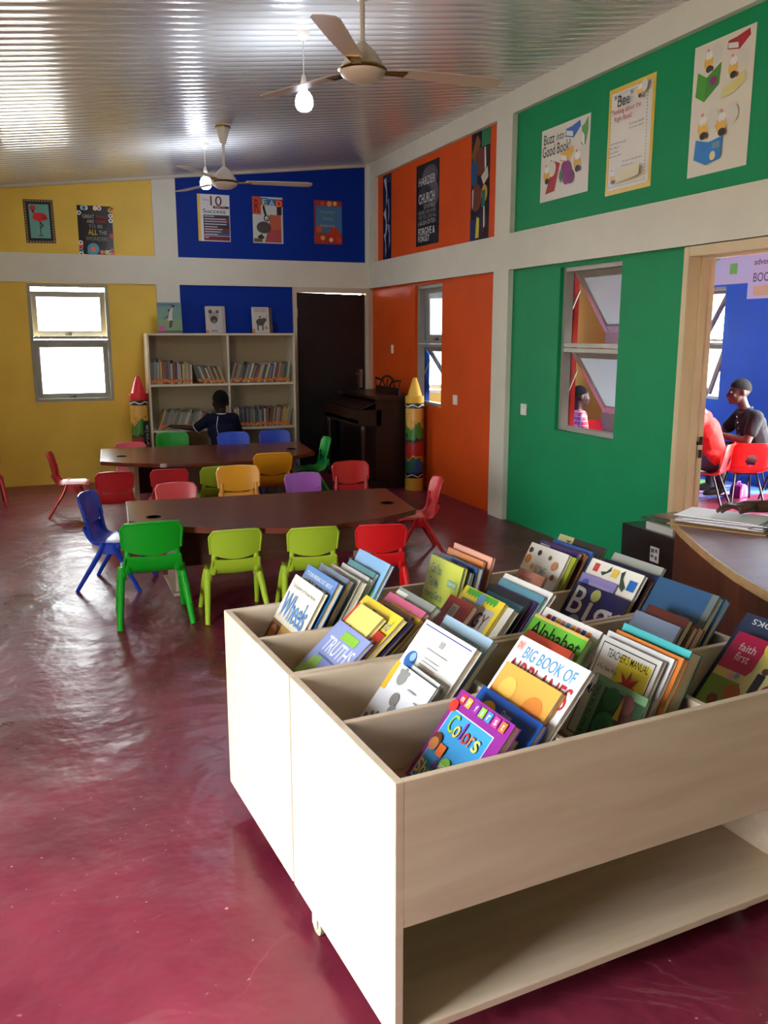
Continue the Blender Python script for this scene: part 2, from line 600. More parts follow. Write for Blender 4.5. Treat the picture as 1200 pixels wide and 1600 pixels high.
# ---- ceiling: glossy narrow boards running across the room, rising to the right
ce = MB()
ce.hexa([(XL - .2, YB - .2, cz(XL - .2) + .012), (W + .2, YB - .2, cz(W + .2) + .012), (W + .2, D + .25, cz(W + .2) + .012), (XL - .2, D + .25, cz(XL - .2) + .012)],
        [(XL - .2, YB - .2, cz(XL - .2) + .2), (W + .2, YB - .2, cz(W + .2) + .2), (W + .2, D + .25, cz(W + .2) + .2), (XL - .2, D + .25, cz(XL - .2) + .2)])
ceiling = ce.build('ceiling', mat('#3a3530', .7))
ceiling['kind'] = 'structure'
PITCH = .1
bd = MB()
rows = []
NS = 10
for x in (XL - .1, W + .02):
    r = []
    for i in range(NS + 1):
        y = (i / NS - .5) * (PITCH - .004)
        q = (2 * y / PITCH)
        r.append((x, y, cz(x) - .0055 * (1 - q * q)))
    rows.append(r)
bd.slab(rows, (0, 0, .008))
bme = bd.mesh('ceiling_board', smooth=35)
bme.materials.append(CEILM)
for k in range(int((D - YB) / PITCH) + 1):
    o = bpy.data.objects.new('ceiling_board', bme)
    COL.objects.link(o)
    o.parent = ceiling
    o.location = (0, D - .03 - k * PITCH, 0)

# ---- next room shell
n2 = struct('wall_far')
bw = MB()
def bwb(y0, y1, z0, z1): bw.box(X2, X2 + WT, y0, y1, z0, z1)
bwb(8.30, D + WT, 0, 3.3); bwb(7.55, 8.30, 0, .845); bwb(7.55, 8.30, 2.03, 3.3); bwb(6.55, 7.55, 0, 3.3)
bwb(4.75, 6.55, 2.4, 3.3); bwb(4.75, 6.55, 0, .1); bwb(Y2, 4.75, 0, 3.3)  # gap left here is an added, unseen opening that brightens the next room
bw.build('blue_panel', BLUE2, n2)
MB().box(X2 - .02, X2 + .005, 9.35, D + .02, 0, 3.3).build('post', WHITE, n2)
yw = MB()
for a, b_, c, d_ in ((W + WT, 4.15, 0, 3.3), (4.15, 5.05, 0, .845), (4.15, 5.05, 2.03, 3.3), (5.05, X2, 0, 3.3)):
    yw.box(a, b_, D + .02, D + WT, c, d_)
yw.build('yellow_panel', mat('#e0b04a', .5, .3), n2)
MB().box(W + WT, X2 + WT, Y2 - WT, Y2, 0, 3.3).build('near_face', mat('#e6dfd2', .6), n2)
MB().box(W + .14, X2 + .25, Y2 - .2, D + .25, 3.3, 3.45).build('ceiling', mat('#e9e6df', .6))['kind'] = 'structure'


# ---- windows
def window(n, loc, rz, wd, z0, z1, up, lo, depth=.07, stays=False, mid=None, slip=0.0, glass=None):
    """aluminium casement pair, top-hung; local x along the wall, y outwards"""
    o = struct('window_%d' % n)
    o.location = loc; o.rotation_euler = (0, 0, rz)
    h = z1 - z0
    mid = mid or h * .515
    f = .032
    fr = MB()
    fr.box(0, f, 0, depth, 0, h).box(wd - f, wd, 0, depth, 0, h).box(f, wd - f, 0, depth, 0, f).box(f, wd - f, 0, depth, h - f, h)
    fr.box(f, wd - f, 0, depth, mid - f, mid - .004).box(f, wd - f, 0, depth, mid + .004, mid + f)
    fr.build('window_frame', ALU, o, bevel=.003)
    for (s0, s1, ang) in ((mid + f, h - f, up), (f, mid - f, lo)):
        drop_ = slip if s1 > mid else 0.0
        sh = s1 - s0 + .012 - drop_
        sw = wd - 2 * f + .012
        q = MB()
        e = .055
        q.box(0, e, -.012, .02, -sh, 0).box(sw - e, sw, -.012, .02, -sh, 0).box(e, sw - e, -.012, .02, -sh, -sh + e).box(e, sw - e, -.012, .02, -e, 0)
        sa = q.build('sash', ALU, o, (f - .006, depth + .012, s1 + .006 - drop_), bevel=.003, rot=(math.radians(ang), 0, 0))
        MB().box(e - .004, sw - e + .004, .002, .006, -sh + e - .004, -e + .004).build('pane', glass or GLASS, sa)
        MB().box(sw / 2 - .012, sw / 2 + .012, -.03, -.012, -sh + .008, -sh + .034).box(sw / 2 - .05, sw / 2 + .008, -.038, -.03, -sh + .014, -sh + .026).build('handle', mat('#55514c', .4, metal=.6), sa)
        if stays:
            for sx in (.02, wd - .02):
                zt = s1 - sh * .42
                yb_ = depth * .6 + math.sin(math.radians(ang)) * sh * .30
                MB().tube([(sx, depth * .6, s1 - sh * .62), (sx, yb_, s1 - sh * .30 * math.cos(math.radians(ang)))], .007, 6).build('stay_arm', ALU, o)
    return o


window(1, (WIN1[0], D + .03, WIN1[2]), 0, WIN1[1] - WIN1[0], WIN1[2], WIN1[3], 10, 0, mid=.63, slip=.045)
window(6, (-1.6, D + .03, .855), 0, .775, .855, 2.035, 10, 0, mid=.63, slip=.045)  # extra window out of view, added for more daylight at the back
window(7, (XL - .03, 6.6, .855), PI / 2, .75, .855, 2.035, 12, 0, mid=.63)  # unseen window added to light the rear area and glint on the floor
window(2, (W + .075, WIN2[1], WIN2[2]), -PI / 2, WIN2[1] - WIN2[0], WIN2[2], WIN2[3], 1, 34, stays=True, glass=GLASS2)
window(3, (W + .075, WIN3[1], WIN3[2]), -PI / 2, WIN3[1] - WIN3[0], WIN3[2], WIN3[3], 34, 34, stays=True, glass=GLASS2)
window(4, (X2 + .02, 8.30, .845), -PI / 2, .75, .845, 2.03, -30, -20)
window(5, (4.15, D + .05, .845), 0, .90, .845, 2.03, 0, 8)


# ---- doors
def door_frame(o, y0, y1, ztop, x0, x1, m):
    """timber frame lining an opening in the right wall"""
    fr = MB()
    fr.box(x0, x1, y1, y1 + .048, 0, ztop + .055).box(x0, x1, y0 - .048, y0, 0, ztop + .055).box(x0, x1, y0, y1, ztop, ztop + .055)
    fr.box(x0 + .085, x1 - .06, y1 - .014, y1, 0, ztop).box(x0 + .085, x1 - .06, y0, y0 + .014, 0, ztop).box(x0 + .085, x1 - .06, y0, y1, ztop - .014, ztop)
    return fr.build('door_frame', m, o, bevel=.003)


FRAMEM = mat('#c9b48d', .42, .45, noise=(4, .05))
d2 = struct('door_2')
door_frame(d2, DO2[0], DO2[1], 1.985, W + .005, W + .205, FRAMEM)
sp = MB().box(W + .15, W + .156, DO2[1] - .018, DO2[1] + .001, .88, .90).box(W + .16, W + .185, DO2[1] - .0165, DO2[1] - .0145, .88, .93).box(W + .16, W + .185, DO2[1] - .0165, DO2[1] - .0145, .80, .85)
sp.build('strike_plate', mat('#2e2720', .4, metal=.6), d2)

d1 = struct('door_1')
fr = MB()
fr.box(2.65, 2.693, D - .01, yb1, 0, 2.046).box(3.505, 3.55, D - .01, yb1, 0, 2.046).box(2.693, 3.505, D - .01, yb1, 1.99, 2.046)
fr.box(3.55, 3.62, D + .015, yb1, 0, 2.046)
fr.box(3.485, 3.506, D + .075, D + .10, 0, 2.0).box(2.69, 2.71, D + .075, D + .10, 0, 2.0).box(2.69, 3.506, D + .075, D + .10, 0, .03)
fr.build('door_frame', mat('#c5b89f', .45), d1, bevel=.003)
leaf = MB().hexa([(2.694, D + .012, .002), (3.504, D + .03, .002), (3.504, D + .07, .002), (2.694, D + .052, .002)],
                 [(2.694, D + .012, 1.989), (3.504, D + .03, 1.974), (3.504, D + .07, 1.974), (2.694, D + .052, 1.989)]).build('door_leaf', mat('#1d1817', .32, .35, noise=(6, .2)), d1, bevel=.002)
hd = MB().box(3.43, 3.465, D - .002, D + .028, .93, 1.14)
hd.tube([(3.447, D - .002, 1.09), (3.447, D - .045, 1.09), (3.36, D - .05, 1.09)], .009, 8)
hd.build('handle', mat('#a7a5a0', .25, metal=.9), leaf)
for z in (.25, 1.72):
    MB().lathe([(.008, 0), (.008, .10)], 8, (2.697, D + .004, z)).build('hinge', mat('#8d8a84', .3, metal=.9), leaf)

d3 = struct('door_3')
fr = MB()
for y in (DOOR_L[0] - .05, DOOR_L[1]):
    fr.box(XL - WT, XL + .02, y, y + .05, 0, B1)
fr.build('door_frame', FRAMEM, d3)


# ---- light switches
def plate(label, y, z, wd=.08):
    o = thing('light_switch', label, 'light switch', (W + PR, y, z))
    MB().box(-.009, 0, -wd / 2, wd / 2, -.045, .045).build('plate', mat('#e6e2d8', .35), o, bevel=.003)
    n = 2 if wd > .06 else 1
    for k in range(n):
        c = (k - (n - 1) / 2) * .035
        MB().box(-.014, -.009, c - .009, c + .009, -.016, .016).build('rocker', mat('#f2efe8', .3), o, bevel=.002)


plate('small narrow white switch on the orange wall beside the black door', 9.01, 1.378, .055)
plate('white double switch on the orange wall right of its window', 7.42, .937, .09)
plate('white switch plate on the green wall left of its window', 6.16, .948, .09)


# ================================================================== BOOK BINS
BR = math.radians(4.667)
BO = Vector((.594, 1.470, 0))
EX = Vector((math.cos(BR), math.sin(BR), 0)); EY = Vector((-math.sin(BR), math.cos(BR), 0))
ZT, ZB, ZF = .676, .075, .53
UW = 1.27                    # unit width
UD = .612                    # unit depth


def bin_unit(label, v_off):
    o = thing('book_bin', label, 'book bin', BO + EY * v_off, BR, 'plywood book bins on castors')
    T = .02
    for nm, u0, u1 in (('side_panel', 0, T), ('side_panel', UW - T, UW)):
        MB().box(u0, u1, 0, UD, ZB, ZT).build(nm, PLY, o, bevel=.0012)
    MB().box(T, UW - T, 0, .018, .346, ZT).build('front_panel', PLY, o, bevel=.0012)
    MB().box(T, UW - T, UD - .018, UD, .346, ZT).build('front_panel', PLY, o, bevel=.0012)
    MB().box(T, UW - T, .297, .315, ZB + .02, ZT - .001).build('middle_panel', PLY, o, bevel=.0012)
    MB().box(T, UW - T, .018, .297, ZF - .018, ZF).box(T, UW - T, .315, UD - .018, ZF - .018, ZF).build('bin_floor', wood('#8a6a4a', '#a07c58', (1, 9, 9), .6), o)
    MB().box(T, UW - T, 0, UD, ZB, ZB + .02).build('lower_shelf', PLY, o, bevel=.0012)
    for u in (.412, .832):
        for a, b_ in ((.018, .297), (.315, UD - .018)):
            MB().box(u, u + .016, a, b_, ZF, ZT - .002).build('divider', PLY, o)
    for u, v in ((.075, .12), (UW - .17, .07), (.022 if v_off == 0 else .075, UD - .135), (UW - .17, UD - .07)):
        c = MB()
        c.box(u - .018, u + .03, v - .03, v + .03, ZB - .006, ZB).box(u - .014, u + .014, v - .008, v + .024, .03, ZB - .006)
        k = c.build('castor', mat('#b9b7aa', .4), o)
        wm = MB().lathe([(.024, -.009), (.029, -.006), (.029, .006), (.024, .009)], 16)
        wm.build('wheel', mat('#8f9279', .5), k, (u, v + .012, .029), smooth=40, rot=(0, PI / 2, 0))
    return o


bin_unit('pale plywood book bin nearest the camera, with an open shelf below', 0)
bin_unit('pale plywood book bin behind the nearest one, toward the green chairs', UD + .010)


def bin_matrix(u, v, lean, z):
    a = math.radians(lean)
    x = -EY; y = EX * math.sin(a) + Vector((0, 0, math.cos(a))); n = x.cross(y)
    p = BO + EX * u + EY * v + Vector((0, 0, z))
    return Matrix(((x.x, y.x, n.x, p.x), (x.y, y.y, n.y, p.y), (x.z, y.z, n.z, p.z), (0, 0, 0, 1)))


def R_(x0, y0, x1, y1, h): return ('r', x0, y0, x1, y1, h)
def T_(s, x0, y0, x1, y1, h): return ('t', s, x0, y0, x1, y1, h)
def C_(x, y, r, h): return ('c', x, y, r, h)


# name, u0, height, v of left edge, width, thickness, cover colour, art, label
BINS = {
    'r4c1': (30.6, [
        ('wheels', .090, .284, 1.189, .240, .016, '#efe9d6', [
            R_(0, 0, 1, .44, '#8c5a34'), R_(.36, .04, .72, .44, '#e0b25e'), R_(.02, .02, .34, .40, '#3d2530'), R_(.74, .02, .98, .40, '#a8402c'),
            C_(.18, .3, .11, '#c77a3a'), C_(.12, .14, .1, '#d8c0a0'), C_(.86, .18, .1, '#e2c486'), C_(.26, .1, .07, '#5d3a52'), C_(.84, .32, .07, '#5a2a20'),
            R_(.41, .30, .67, .315, '#8a6a3a'), R_(.41, .24, .64, .255, '#8a6a3a'), R_(.41, .18, .67, .195, '#8a6a3a'), R_(.41, .12, .60, .135, '#8a6a3a'),
            T_('The Question and Answer Books', .10, .86, .90, .91, '#2b2b30'), T_('Wheels', .08, .50, .92, .80, '#1c74c2')],
         'cream picture book titled Wheels, first in its bin'),
        ('bible', .124, .313, 1.197, .250, .022, '#2a6fb6', [
            T_("IT'S FUN FINDING OUT ABOUT", .08, .90, .92, .945, '#e8f0f6'), T_('BIBLE', .14, .66, .84, .86, '#f2f4f2'), C_(.8, .5, .13, '#f0f0ea'), C_(.82, .3, .1, '#d87a3a'), R_(.1, .05, .7, .4, '#3f86c8')],
         'blue book with white BIBLE lettering behind the Wheels book'),
        ('greyblue', .168, .313, 1.197, .232, .020, '#5d7796', [R_(.1, .80, .9, .90, '#7a3a5c'), R_(.05, .1, .95, .7, '#6f829a')], 'grey blue book with a mauve title strip'),
        ('black', .192, .25, 1.15, .16, .016, '#15141c', [R_(.78, .1, .84, .9, '#d8c24a')], 'small black book with a yellow stripe low in the far left bin'),
        ('whitegreen', .214, .302, 1.195, .226, .026, '#e6ebe2', [R_(.06, .05, .94, .6, '#7d9c52'), C_(.4, .4, .2, '#a3b86a')], 'white book with a green leafy picture'),
        ('whitegrey', .247, .306, 1.192, .211, .014, '#d5d8d6', [R_(.1, .7, .9, .8, '#9aa5a8')], 'pale grey book between white and teal ones'),
        ('teal', .266, .318, 1.190, .201, .016, '#2f7d86', [R_(.08, .08, .92, .92, '#37888f')], 'teal hardback standing before a blue cover with animals'),
        ('picture', .288, .352, 1.197, .234, .016, '#7fb0dc', [
            R_(0, 0, 1, .62, '#7fc26a'), C_(.3, .62, .25, '#8fcf70'), C_(.7, .66, .24, '#6fb85e'), C_(.36, .74, .09, '#d8b84a'), C_(.6, .78, .08, '#7a6a5a'), C_(.8, .72, .09, '#e0a84a'), C_(.45, .4, .1, '#f0e0a0')],
         'tall light blue book with animals on a green hill, last in its bin'),
    ]),
    'r3c1': (48.7, [
        ('truths', .036, .285, .851, .213, .013, '#8f9fd8', [
            R_(0, 0, 1, .40, '#7fb04a'), ('p', [(0, .38), (.35, .62), (.42, .38)], '#8fc458'), ('p', [(0, .3), (.2, .6), (.26, .3)], '#a4d060'),
            R_(.36, .84, .80, .94, '#8cc63e'), T_('TRUTHS', .14, .64, .95, .82, '#f4f6fa'), R_(.2, .58, .9, .60, '#5a68a8'),
            C_(.62, .36, .075, '#e8c09a'), C_(.62, .42, .08, '#a84a28'), ('p', [(.3, .05), (.52, .34), (.68, .28), (.56, .02)], '#d8a848'), R_(.38, .1, .44, .3, '#b8442e'),
            C_(.24, .14, .13, '#9a8270'), C_(.14, .1, .09, '#7a6656'), R_(.76, .06, .98, .24, '#dfe4f0')],
         'violet and green book titled Truths lying far back in its bin'),
        ('yellowchild', .052, .350, .854, .162, .015, '#f2dd7c', [R_(.0, .0, .07, 1, '#c8402e'), C_(.36, .76, .07, '#b8683a'), R_(.28, .52, .44, .7, '#c04038'), R_(.3, .36, .42, .54, '#4a6aa8'), C_(.56, .3, .07, '#b8683a'), R_(.5, .1, .64, .24, '#d88a3a')],
         'pale yellow book with a small child on the cover'),
        ('redh', .071, .30, .80, .15, .012, '#b83028', [R_(.55, .6, .9, .7, '#f0e0d8'), R_(.55, .75, .65, .9, '#f0e0d8'), R_(.8, .75, .9, .9, '#f0e0d8')], 'small red book with white blocks under the yellow ones'),
        ('yellowbig', .088, .358, .894, .247, .018, '#f0d13c', [T_('First Thousand', .08, .83, .92, .93, '#4a86b8'), T_('Words', .45, .70, .92, .80, '#4a86b8'), C_(.3, .5, .14, '#e8a84a')],
         'bright yellow book with blue lettering at the top'),
        ('navy', .118, .345, .816, .179, .010, '#1e1c3a', [], 'thin navy book between the yellow and brown ones'),
        ('brown', .134, .348, .856, .180, .010, '#8a5a34', [], 'thin brown book behind the navy one'),
        ('yellowthin', .150, .344, .829, .182, .009, '#e2bc3a', [], 'thin mustard yellow book in front of the pink one'),
        ('pink', .166, .360, .892, .229, .016, '#d8688e', [C_(.45, .8, .06, '#8a2a48'), C_(.6, .76, .06, '#8a2a48'), R_(.1, .1, .9, .5, '#e28aa8')], 'pink book with dark round spots'),
        ('plastic', .196, .372, .895, .225, .022, '#8f9490', [R_(.02, .9, .3, .97, '#e8e6da'), C_(.6, .7, .18, '#b5bcc0'), R_(.1, .1, .9, .5, '#7d8688')], 'grey book in a clear plastic sleeve, last in its bin'),
    ]),
    'r2c1': (38.7, [
        ('foot', .142, .216, .535, .209, .008, '#e2e4ee', [
            R_(0, .62, .10, 1, '#f2b82e'), C_(.3, .86, .1, '#8f908c'), C_(.22, .93, .035, '#8f908c'), C_(.3, .96, .035, '#8f908c'), C_(.38, .94, .03, '#8f908c'), C_(.42, .6, .09, '#7d7e7c'), C_(.5, .47, .08, '#8a8b88'), C_(.44, .35, .07, '#8f908c'),
            C_(.3, .2, .13, '#77716a'), C_(.12, .12, .06, '#77716a'), C_(.1, .24, .04, '#77716a'), C_(.2, .31, .035, '#77716a'), C_(.3, .35, .03, '#77716a'),
            R_(.55, .78, .75, .80, '#9a9aa8'), R_(.80, .70, .97, .72, '#8a8a98'), R_(.52, .40, .72, .415, '#7a7a88'), R_(.5, .34, .75, .355, '#7a7a88'), R_(.45, .26, .7, .275, '#b06a5a'), R_(.42, .2, .7, .215, '#7a7a88')]
         + [R_(.76 + .02 * k, .42, .768 + .02 * k + .004 * (k % 3), .6, '#30303a') for k in range(10)],
         'white paperback printed with grey footprints and a barcode'),
        ('thin', .158, .219, .497, .160, .010, '#cfd4d6', [R_(0, .9, .1, 1, '#3a6ea8')], 'thin pale booklet with a blue corner behind the footprints'),
        ('globe', .205, .312, .595, .258, .020, '#eeede6', [
            R_(.04, .955, .96, .965, '#4a4a9a'), C_(.16, .62, .10, '#3a6eb8'), C_(.18, .65, .05, '#9ac4e0'), R_(.46, .84, .54, .90, '#a8a8a4'), R_(.3, .78, .72, .787, '#8a8a8a')]
         + [R_(.36 - .012 * (k % 3), .70 - .034 * k, .66 + .02 * (k % 2), .707 - .034 * k, '#9a9a98') for k in range(12)]
         + [('p', [(.72, .1), (.80, .1), (.86, .42), (.78, .42)], '#e8c03a'), C_(.84, .48, .05, '#d8a068'), C_(.88, .56, .03, '#c88a50')],
         'large white book with a small blue globe and lines of print'),
        ('dkred', .238, .25, .56, .18, .018, '#6a1c1c', [], 'dark red book hidden between the globe book and a light blue one'),
        ('lightblue', .264, .318, .595, .236, .018, '#8fb2cc', [R_(.0, .8, 1, 1, '#a4c4d8'), T_("ANDERSEN'S STORYBOOK", .12, .87, .9, .905, '#5a86a8'), R_(.06, .1, .94, .74, '#7a9cb4')], 'light blue storybook, last in its bin'),
    ]),
    'r1c1': (39.1, [
        ('colors', .150, .246, .246, .221, .020, '#8e2a90', [
            R_(.06, .04, .84, .80, '#dfe8f4'), R_(.07, .05, .83, .79, '#3f9ad8'),
            R_(.07, .87, .16, .97, '#d8362e'), T_('m', .09, .895, .14, .94, '#ffffff'), R_(.19, .87, .28, .97, '#f0a83a'), T_('y', .21, .885, .26, .945, '#ffffff'),
            R_(.34, .87, .43, .97, '#8e3ca8'), T_('f', .37, .89, .40, .95, '#ffffff'), R_(.46, .87, .55, .97, '#7ec84a'), T_('i', .49, .89, .515, .95, '#ffffff'),
            R_(.58, .87, .67, .97, '#4a8ad8'), T_('r', .605, .89, .645, .945, '#ffffff'), R_(.71, .87, .80, .97, '#d84a8e'), T_('s', .735, .89, .775, .945, '#ffffff'), R_(.84, .87, .93, .97, '#e8743a'), T_('t', .87, .89, .90, .95, '#ffffff'),
            C_(.06, .82, .07, '#d8362e'),
            T_('C', .16, .58, .28, .77, '#8cc63e'), T_('o', .29, .57, .385, .69, '#f2c838'), T_('l', .41, .58, .44, .76, '#7a3ca8'), T_('o', .465, .57, .56, .69, '#d8362e'), T_('r', .585, .57, .65, .69, '#e8843a'), T_('s', .67, .57, .76, .69, '#f2e05a'),
            C_(.14, .45, .09, '#6a3a22'), C_(.14, .41, .075, '#c8864e'), R_(.24, .34, .36, .46, '#e8743a'), ('p', [(.3, .22), (.38, .22), (.34, .34)], '#7a3ca8'),
            C_(.48, .30, .09, '#8cc63e'), T_('and', .41, .27, .55, .33, '#ffffff'), ('p', [(.64, .36), (.67, .42), (.70, .36), (.76, .355), (.715, .315), (.735, .255), (.67, .29), (.61, .255), (.63, .315), (.59, .355)], '#f2d838'),
            T_('Shapes', .10, .05, .66, .24, '#f2c838'), C_(.74, .12, .07, '#d8362e')],
         'purple picture book titled my first Colors and Shapes'),
        ('maroon', .182, .20, .16, .12, .030, '#6a1c2c', [R_(.3, .6, .9, .8, '#d8ccc4')], 'short maroon book tucked behind the purple Colors book'),
        ('disney', .232, .231, .268, .243, .016, '#1f56b4', [
            R_(0, 0, 1, .35, '#163a7a'), C_(.25, .78, .12, '#e0b83a'), T_('200', .19, .78, .31, .84, '#1c1c1c'), R_(.18, .72, .32, .735, '#6a4a1a'), R_(.18, .69, .32, .70, '#6a4a1a'), T_('Disney', .46, .80, .62, .90, '#eef2f8'), T_('Bedtime', .28, .52, .72, .68, '#8a9098'), ('p', [(.6, .3), (1, .75), (1, .3)], '#3a86d8')],
         'blue bedtime book with a round yellow badge'),
        ('cloud', .256, .298, .267, .216, .014, '#e8a850', [C_(.5, .6, .2, '#f2cc72'), C_(.75, .75, .16, '#d8843a'), C_(.25, .8, .14, '#f0c05c'), C_(.7, .3, .18, '#f4d488'), R_(.10, .16, .88, .30, '#ece0b8')],
         'orange and cream cloudy cover with a blank cream strip'),
        ('airplanes', .277, .360, .296, .267, .014, '#e4e6ea', [
            R_(.03, .90, .13, .97, '#d8b8b4'), T_('DK', .045, .915, .115, .955, '#c83a34'), T_('BIG BOOK OF', .17, .86, .90, .95, '#5a9ed0'), T_('AIRPLANES', .05, .68, .96, .84, '#b8303a'), R_(.05, .05, .95, .5, '#b8c4d4')],
         'large white book about airplanes with blue and red lettering'),
    ]),
    'r1c2': (26.4, [
        ('leopard', .475, .205, .285, .10, .012, '#d88a2a', [C_(.3, .8, .14, '#5a3214'), C_(.7, .6, .16, '#6a3a18'), C_(.4, .4, .14, '#5a3214'), R_(0, 0, 1, .2, '#2a6a9a')], 'orange spotted book wedged beside the middle divider'),
        ('forest', .579, .206, .197, .172, .010, '#6f9a72', [
            R_(.2, 0, 1, .9, '#2f4a32'), C_(.45, .45, .22, '#3f7a4c'), C_(.44, .45, .13, '#2f6a44'), ('p', [(.42, .36), (.48, .36), (.46, .54)], '#6a2a2a'), C_(.4, .8, .16, '#2f6a3c'), C_(.76, .62, .17, '#5a3a34'), C_(.7, .82, .14, '#7a4a48'), C_(.82, .38, .1, '#a8402e'),
            ('p', [(.55, .6), (.62, .9), (.66, .6)], '#c8a83a'), C_(.4, .14, .12, '#1f3a2a'), C_(.6, .12, .08, '#b85a3a'), ('v', 'ON OUR WAY TO THE FOREST', .05, .06, .14, .94, '#22302a')],
         'green forest picture book leaning at the front edge'),
        ('teacher', .622, .278, .277, .212, .014, '#e8e9e4', [
            R_(.05, .05, .95, .955, '#222222'), R_(.065, .06, .935, .945, '#ecece6'), R_(.40, .12, .92, .90, '#e8d83c'),
            T_("TEACHER'S MANUAL", .18, .835, .88, .915, '#1c1c1c'), T_('A Fun New Way', .10, .69, .44, .75, '#2a2a2a'), T_('of Teaching', .12, .60, .40, .66, '#2a2a2a'), T_('MATH', .08, .45, .38, .55, '#161616'),
            ('p', [(.66 + (.21 if k % 2 == 0 else .09) * math.cos(k * PI / 8), .65 + (.16 if k % 2 == 0 else .07) * math.sin(k * PI / 8)) for k in range(16)], '#cc2f26')],
         "white Teacher's Manual with a yellow panel and a red star burst"),
        ('white', .650, .282, .293, .236, .012, '#e4e6e6', [R_(.1, .86, .9, .90, '#c8ccd2')], "plain white book directly behind the Teacher's Manual"),
        ('orange', .668, .284, .282, .237, .018, '#e0863a', [R_(.1, .1, .9, .9, '#e8a04a')], 'orange edged book behind the plain white one'),
        ('tealbinder', .704, .288, .295, .239, .040, '#2f8a8c', [R_(0, .93, 1, 1, '#4fc0c4'), R_(.06, .1, .94, .9, '#2a7678')], 'thick teal ring binder closing the front middle bin'),
    ]),
    'r1c3': (41.1, [
        ('faith', 1.018, .268, .235, .210, .018, '#d8d070', [
            R_(0, .56, .50, 1, '#b81c4e'), R_(0, 0, 1, .46, '#7aa03c'), C_(.75, .5, .3, '#d8d490'), C_(.62, .93, .14, '#f0dc4a'), T_('KINDER', .56, .90, .95, .95, '#3a3a2a'),
            T_('faith', .14, .80, .40, .89, '#f4dce4'), T_('first', .16, .68, .38, .78, '#f4dce4'), C_(.22, .2, .08, '#8a3a1e'), C_(.42, .34, .12, '#b8602e'), R_(.60, .4, .72, .64, '#22222c'), C_(.68, .68, .05, '#5a3420'), C_(.68, .2, .1, '#2a3488'), C_(.88, .48, .12, '#8a2a6a'), C_(.28, .5, .05, '#e0a0b0'), C_(.36, .52, .04, '#5a8ab8')],
         'pink and yellow book with balloons at the right end of the front row'),
        ('skoobs', 1.089, .300, .295, .171, .016, '#2c3a58', [R_(.2, .2, 1, .7, '#3a86b4'), T_('BOOKS', .9, .96, .2, .90, '#dfe6ea'), R_(.22, .56, .52, .78, '#e8e8e2')] + [R_(.26 + .03 * k, .58, .272 + .03 * k, .74, '#202028') for k in range(8)],
         'dark blue book with a white barcode label behind the pink and yellow one'),
    ]),
    'r2c2': (37.0, [
        ('red', .543, .242, .527, .200, .016, '#c84a34', [C_(.6, .72, .1, '#e8d8c8'), C_(.6, .72, .05, '#2a2020'), R_(.84, .1, .98, .9, '#8a3a9a')], 'red cartoon covered book in front of the green Alphabet book'),
        ('alphabet', .578, .275, .567, .240, .020, '#6cc83c', [R_(0, .965, 1, 1, '#e0c26a'), T_('Alphabet', .06, .70, .96, .94, '#141c14')], 'bright green book titled Alphabet'),
        ('rainbow', .626, .283, .590, .252, .018, '#eceae4', [R_(0, .80, .06, .9, '#d87aa8')] + [R_(.10 + .09 * k, .84, .165 + .09 * k, .94, c) for k, c in enumerate(('#c83a3a', '#4a3a9a', '#e8b84a', '#e88aa8', '#4a9ad8', '#e8a05a', '#d86a5a', '#3a4a9a', '#d8783a'))],
         'white book with a row of small coloured squares along its top'),
        ('roundblue', .672, .24, .50, .13, .02, '#24405c', [C_(.5, .8, .25, '#5a8aa8')], 'dark blue book at the end of the Alphabet bin'),
    ]),
    'r2c3': (33.7, [
        ('greyblue', .926, .247, .507, .180, .012, '#7d8ca4', [R_(.3, .3, .75, .5, '#b8402e'), R_(.3, .5, .5, .62, '#d87a2e'), R_(.76, .30, .95, .62, '#dcd8c4'), R_(.3, .7, .7, .72, '#5a6a8a')], 'grey blue book with a cream stamp label'),
        ('crest', .948, .266, .488, .161, .022, '#5a2a22', [('p', [(.38, .86), (.54, .86), (.54, .72), (.46, .64), (.38, .72)], '#c8a05a'), R_(.62, .60, .96, .63, '#b88a6a'), R_(.62, .54, .9, .565, '#b88a6a')], 'maroon brown book with a small gold crest'),
        ('mushroom', .990, .235, .42, .09, .022, '#a83228', [R_(.3, .3, 1, 1, '#a89a6a'), C_(.4, .4, .3, '#e08a5a')], 'small book with red and tan fairy tale picture'),
        ('redspine', 1.020, .225, .385, .05, .030, '#b81c24', [], 'narrow bright red book at the edge of its bin'),
        ('bigblue', 1.058, .316, .595, .244, .024, '#2f567e', [R_(0, 0, 1, .45, '#254468'), R_(.9, .2, 1, 1, '#6a7472')], 'large plain blue cloth hardback'),
        ('stripes', 1.092, .30, .50, .15, .020, '#3a8ac8', [R_(.1, .5, .9, .9, '#6cb83c'), R_(.1, .93, .9, 1, '#b83028')], 'blue and green striped book right of the blue hardback'),
        ('blue', 1.128, .292, .555, .177, .014, '#1f78b0', [R_(.1, .1, .9, .9, '#2a86bc')], 'bright blue book at the far right corner of the front bin'),
    ]),
    'r3c2': (39.4, [
        ('red', .460, .272, .862, .135, .022, '#a82a28', [R_(.30, .70, .58, .92, '#d8d4cc')] + [R_(.34 + .04 * k, .73, .355 + .04 * k, .89, '#33302e') for k in range(5)] + [C_(.75, .55, .05, '#e07a6a')], 'dark red book with a white barcode label'),
        ('tuggy', .521, .292, .893, .222, .012, '#f2d63c', [
            R_(.08, .04, .92, .86, '#b8bcb2'), R_(.08, .04, .92, .30, '#6a7684'), ('p', [(.1 + .04 * k, .90 + (.035 if k % 2 else 0)) for k in range(20)] + [(.86, .99), (.1, .99)], '#4aa83c'), C_(.5, .92, .09, '#6a94c4'),
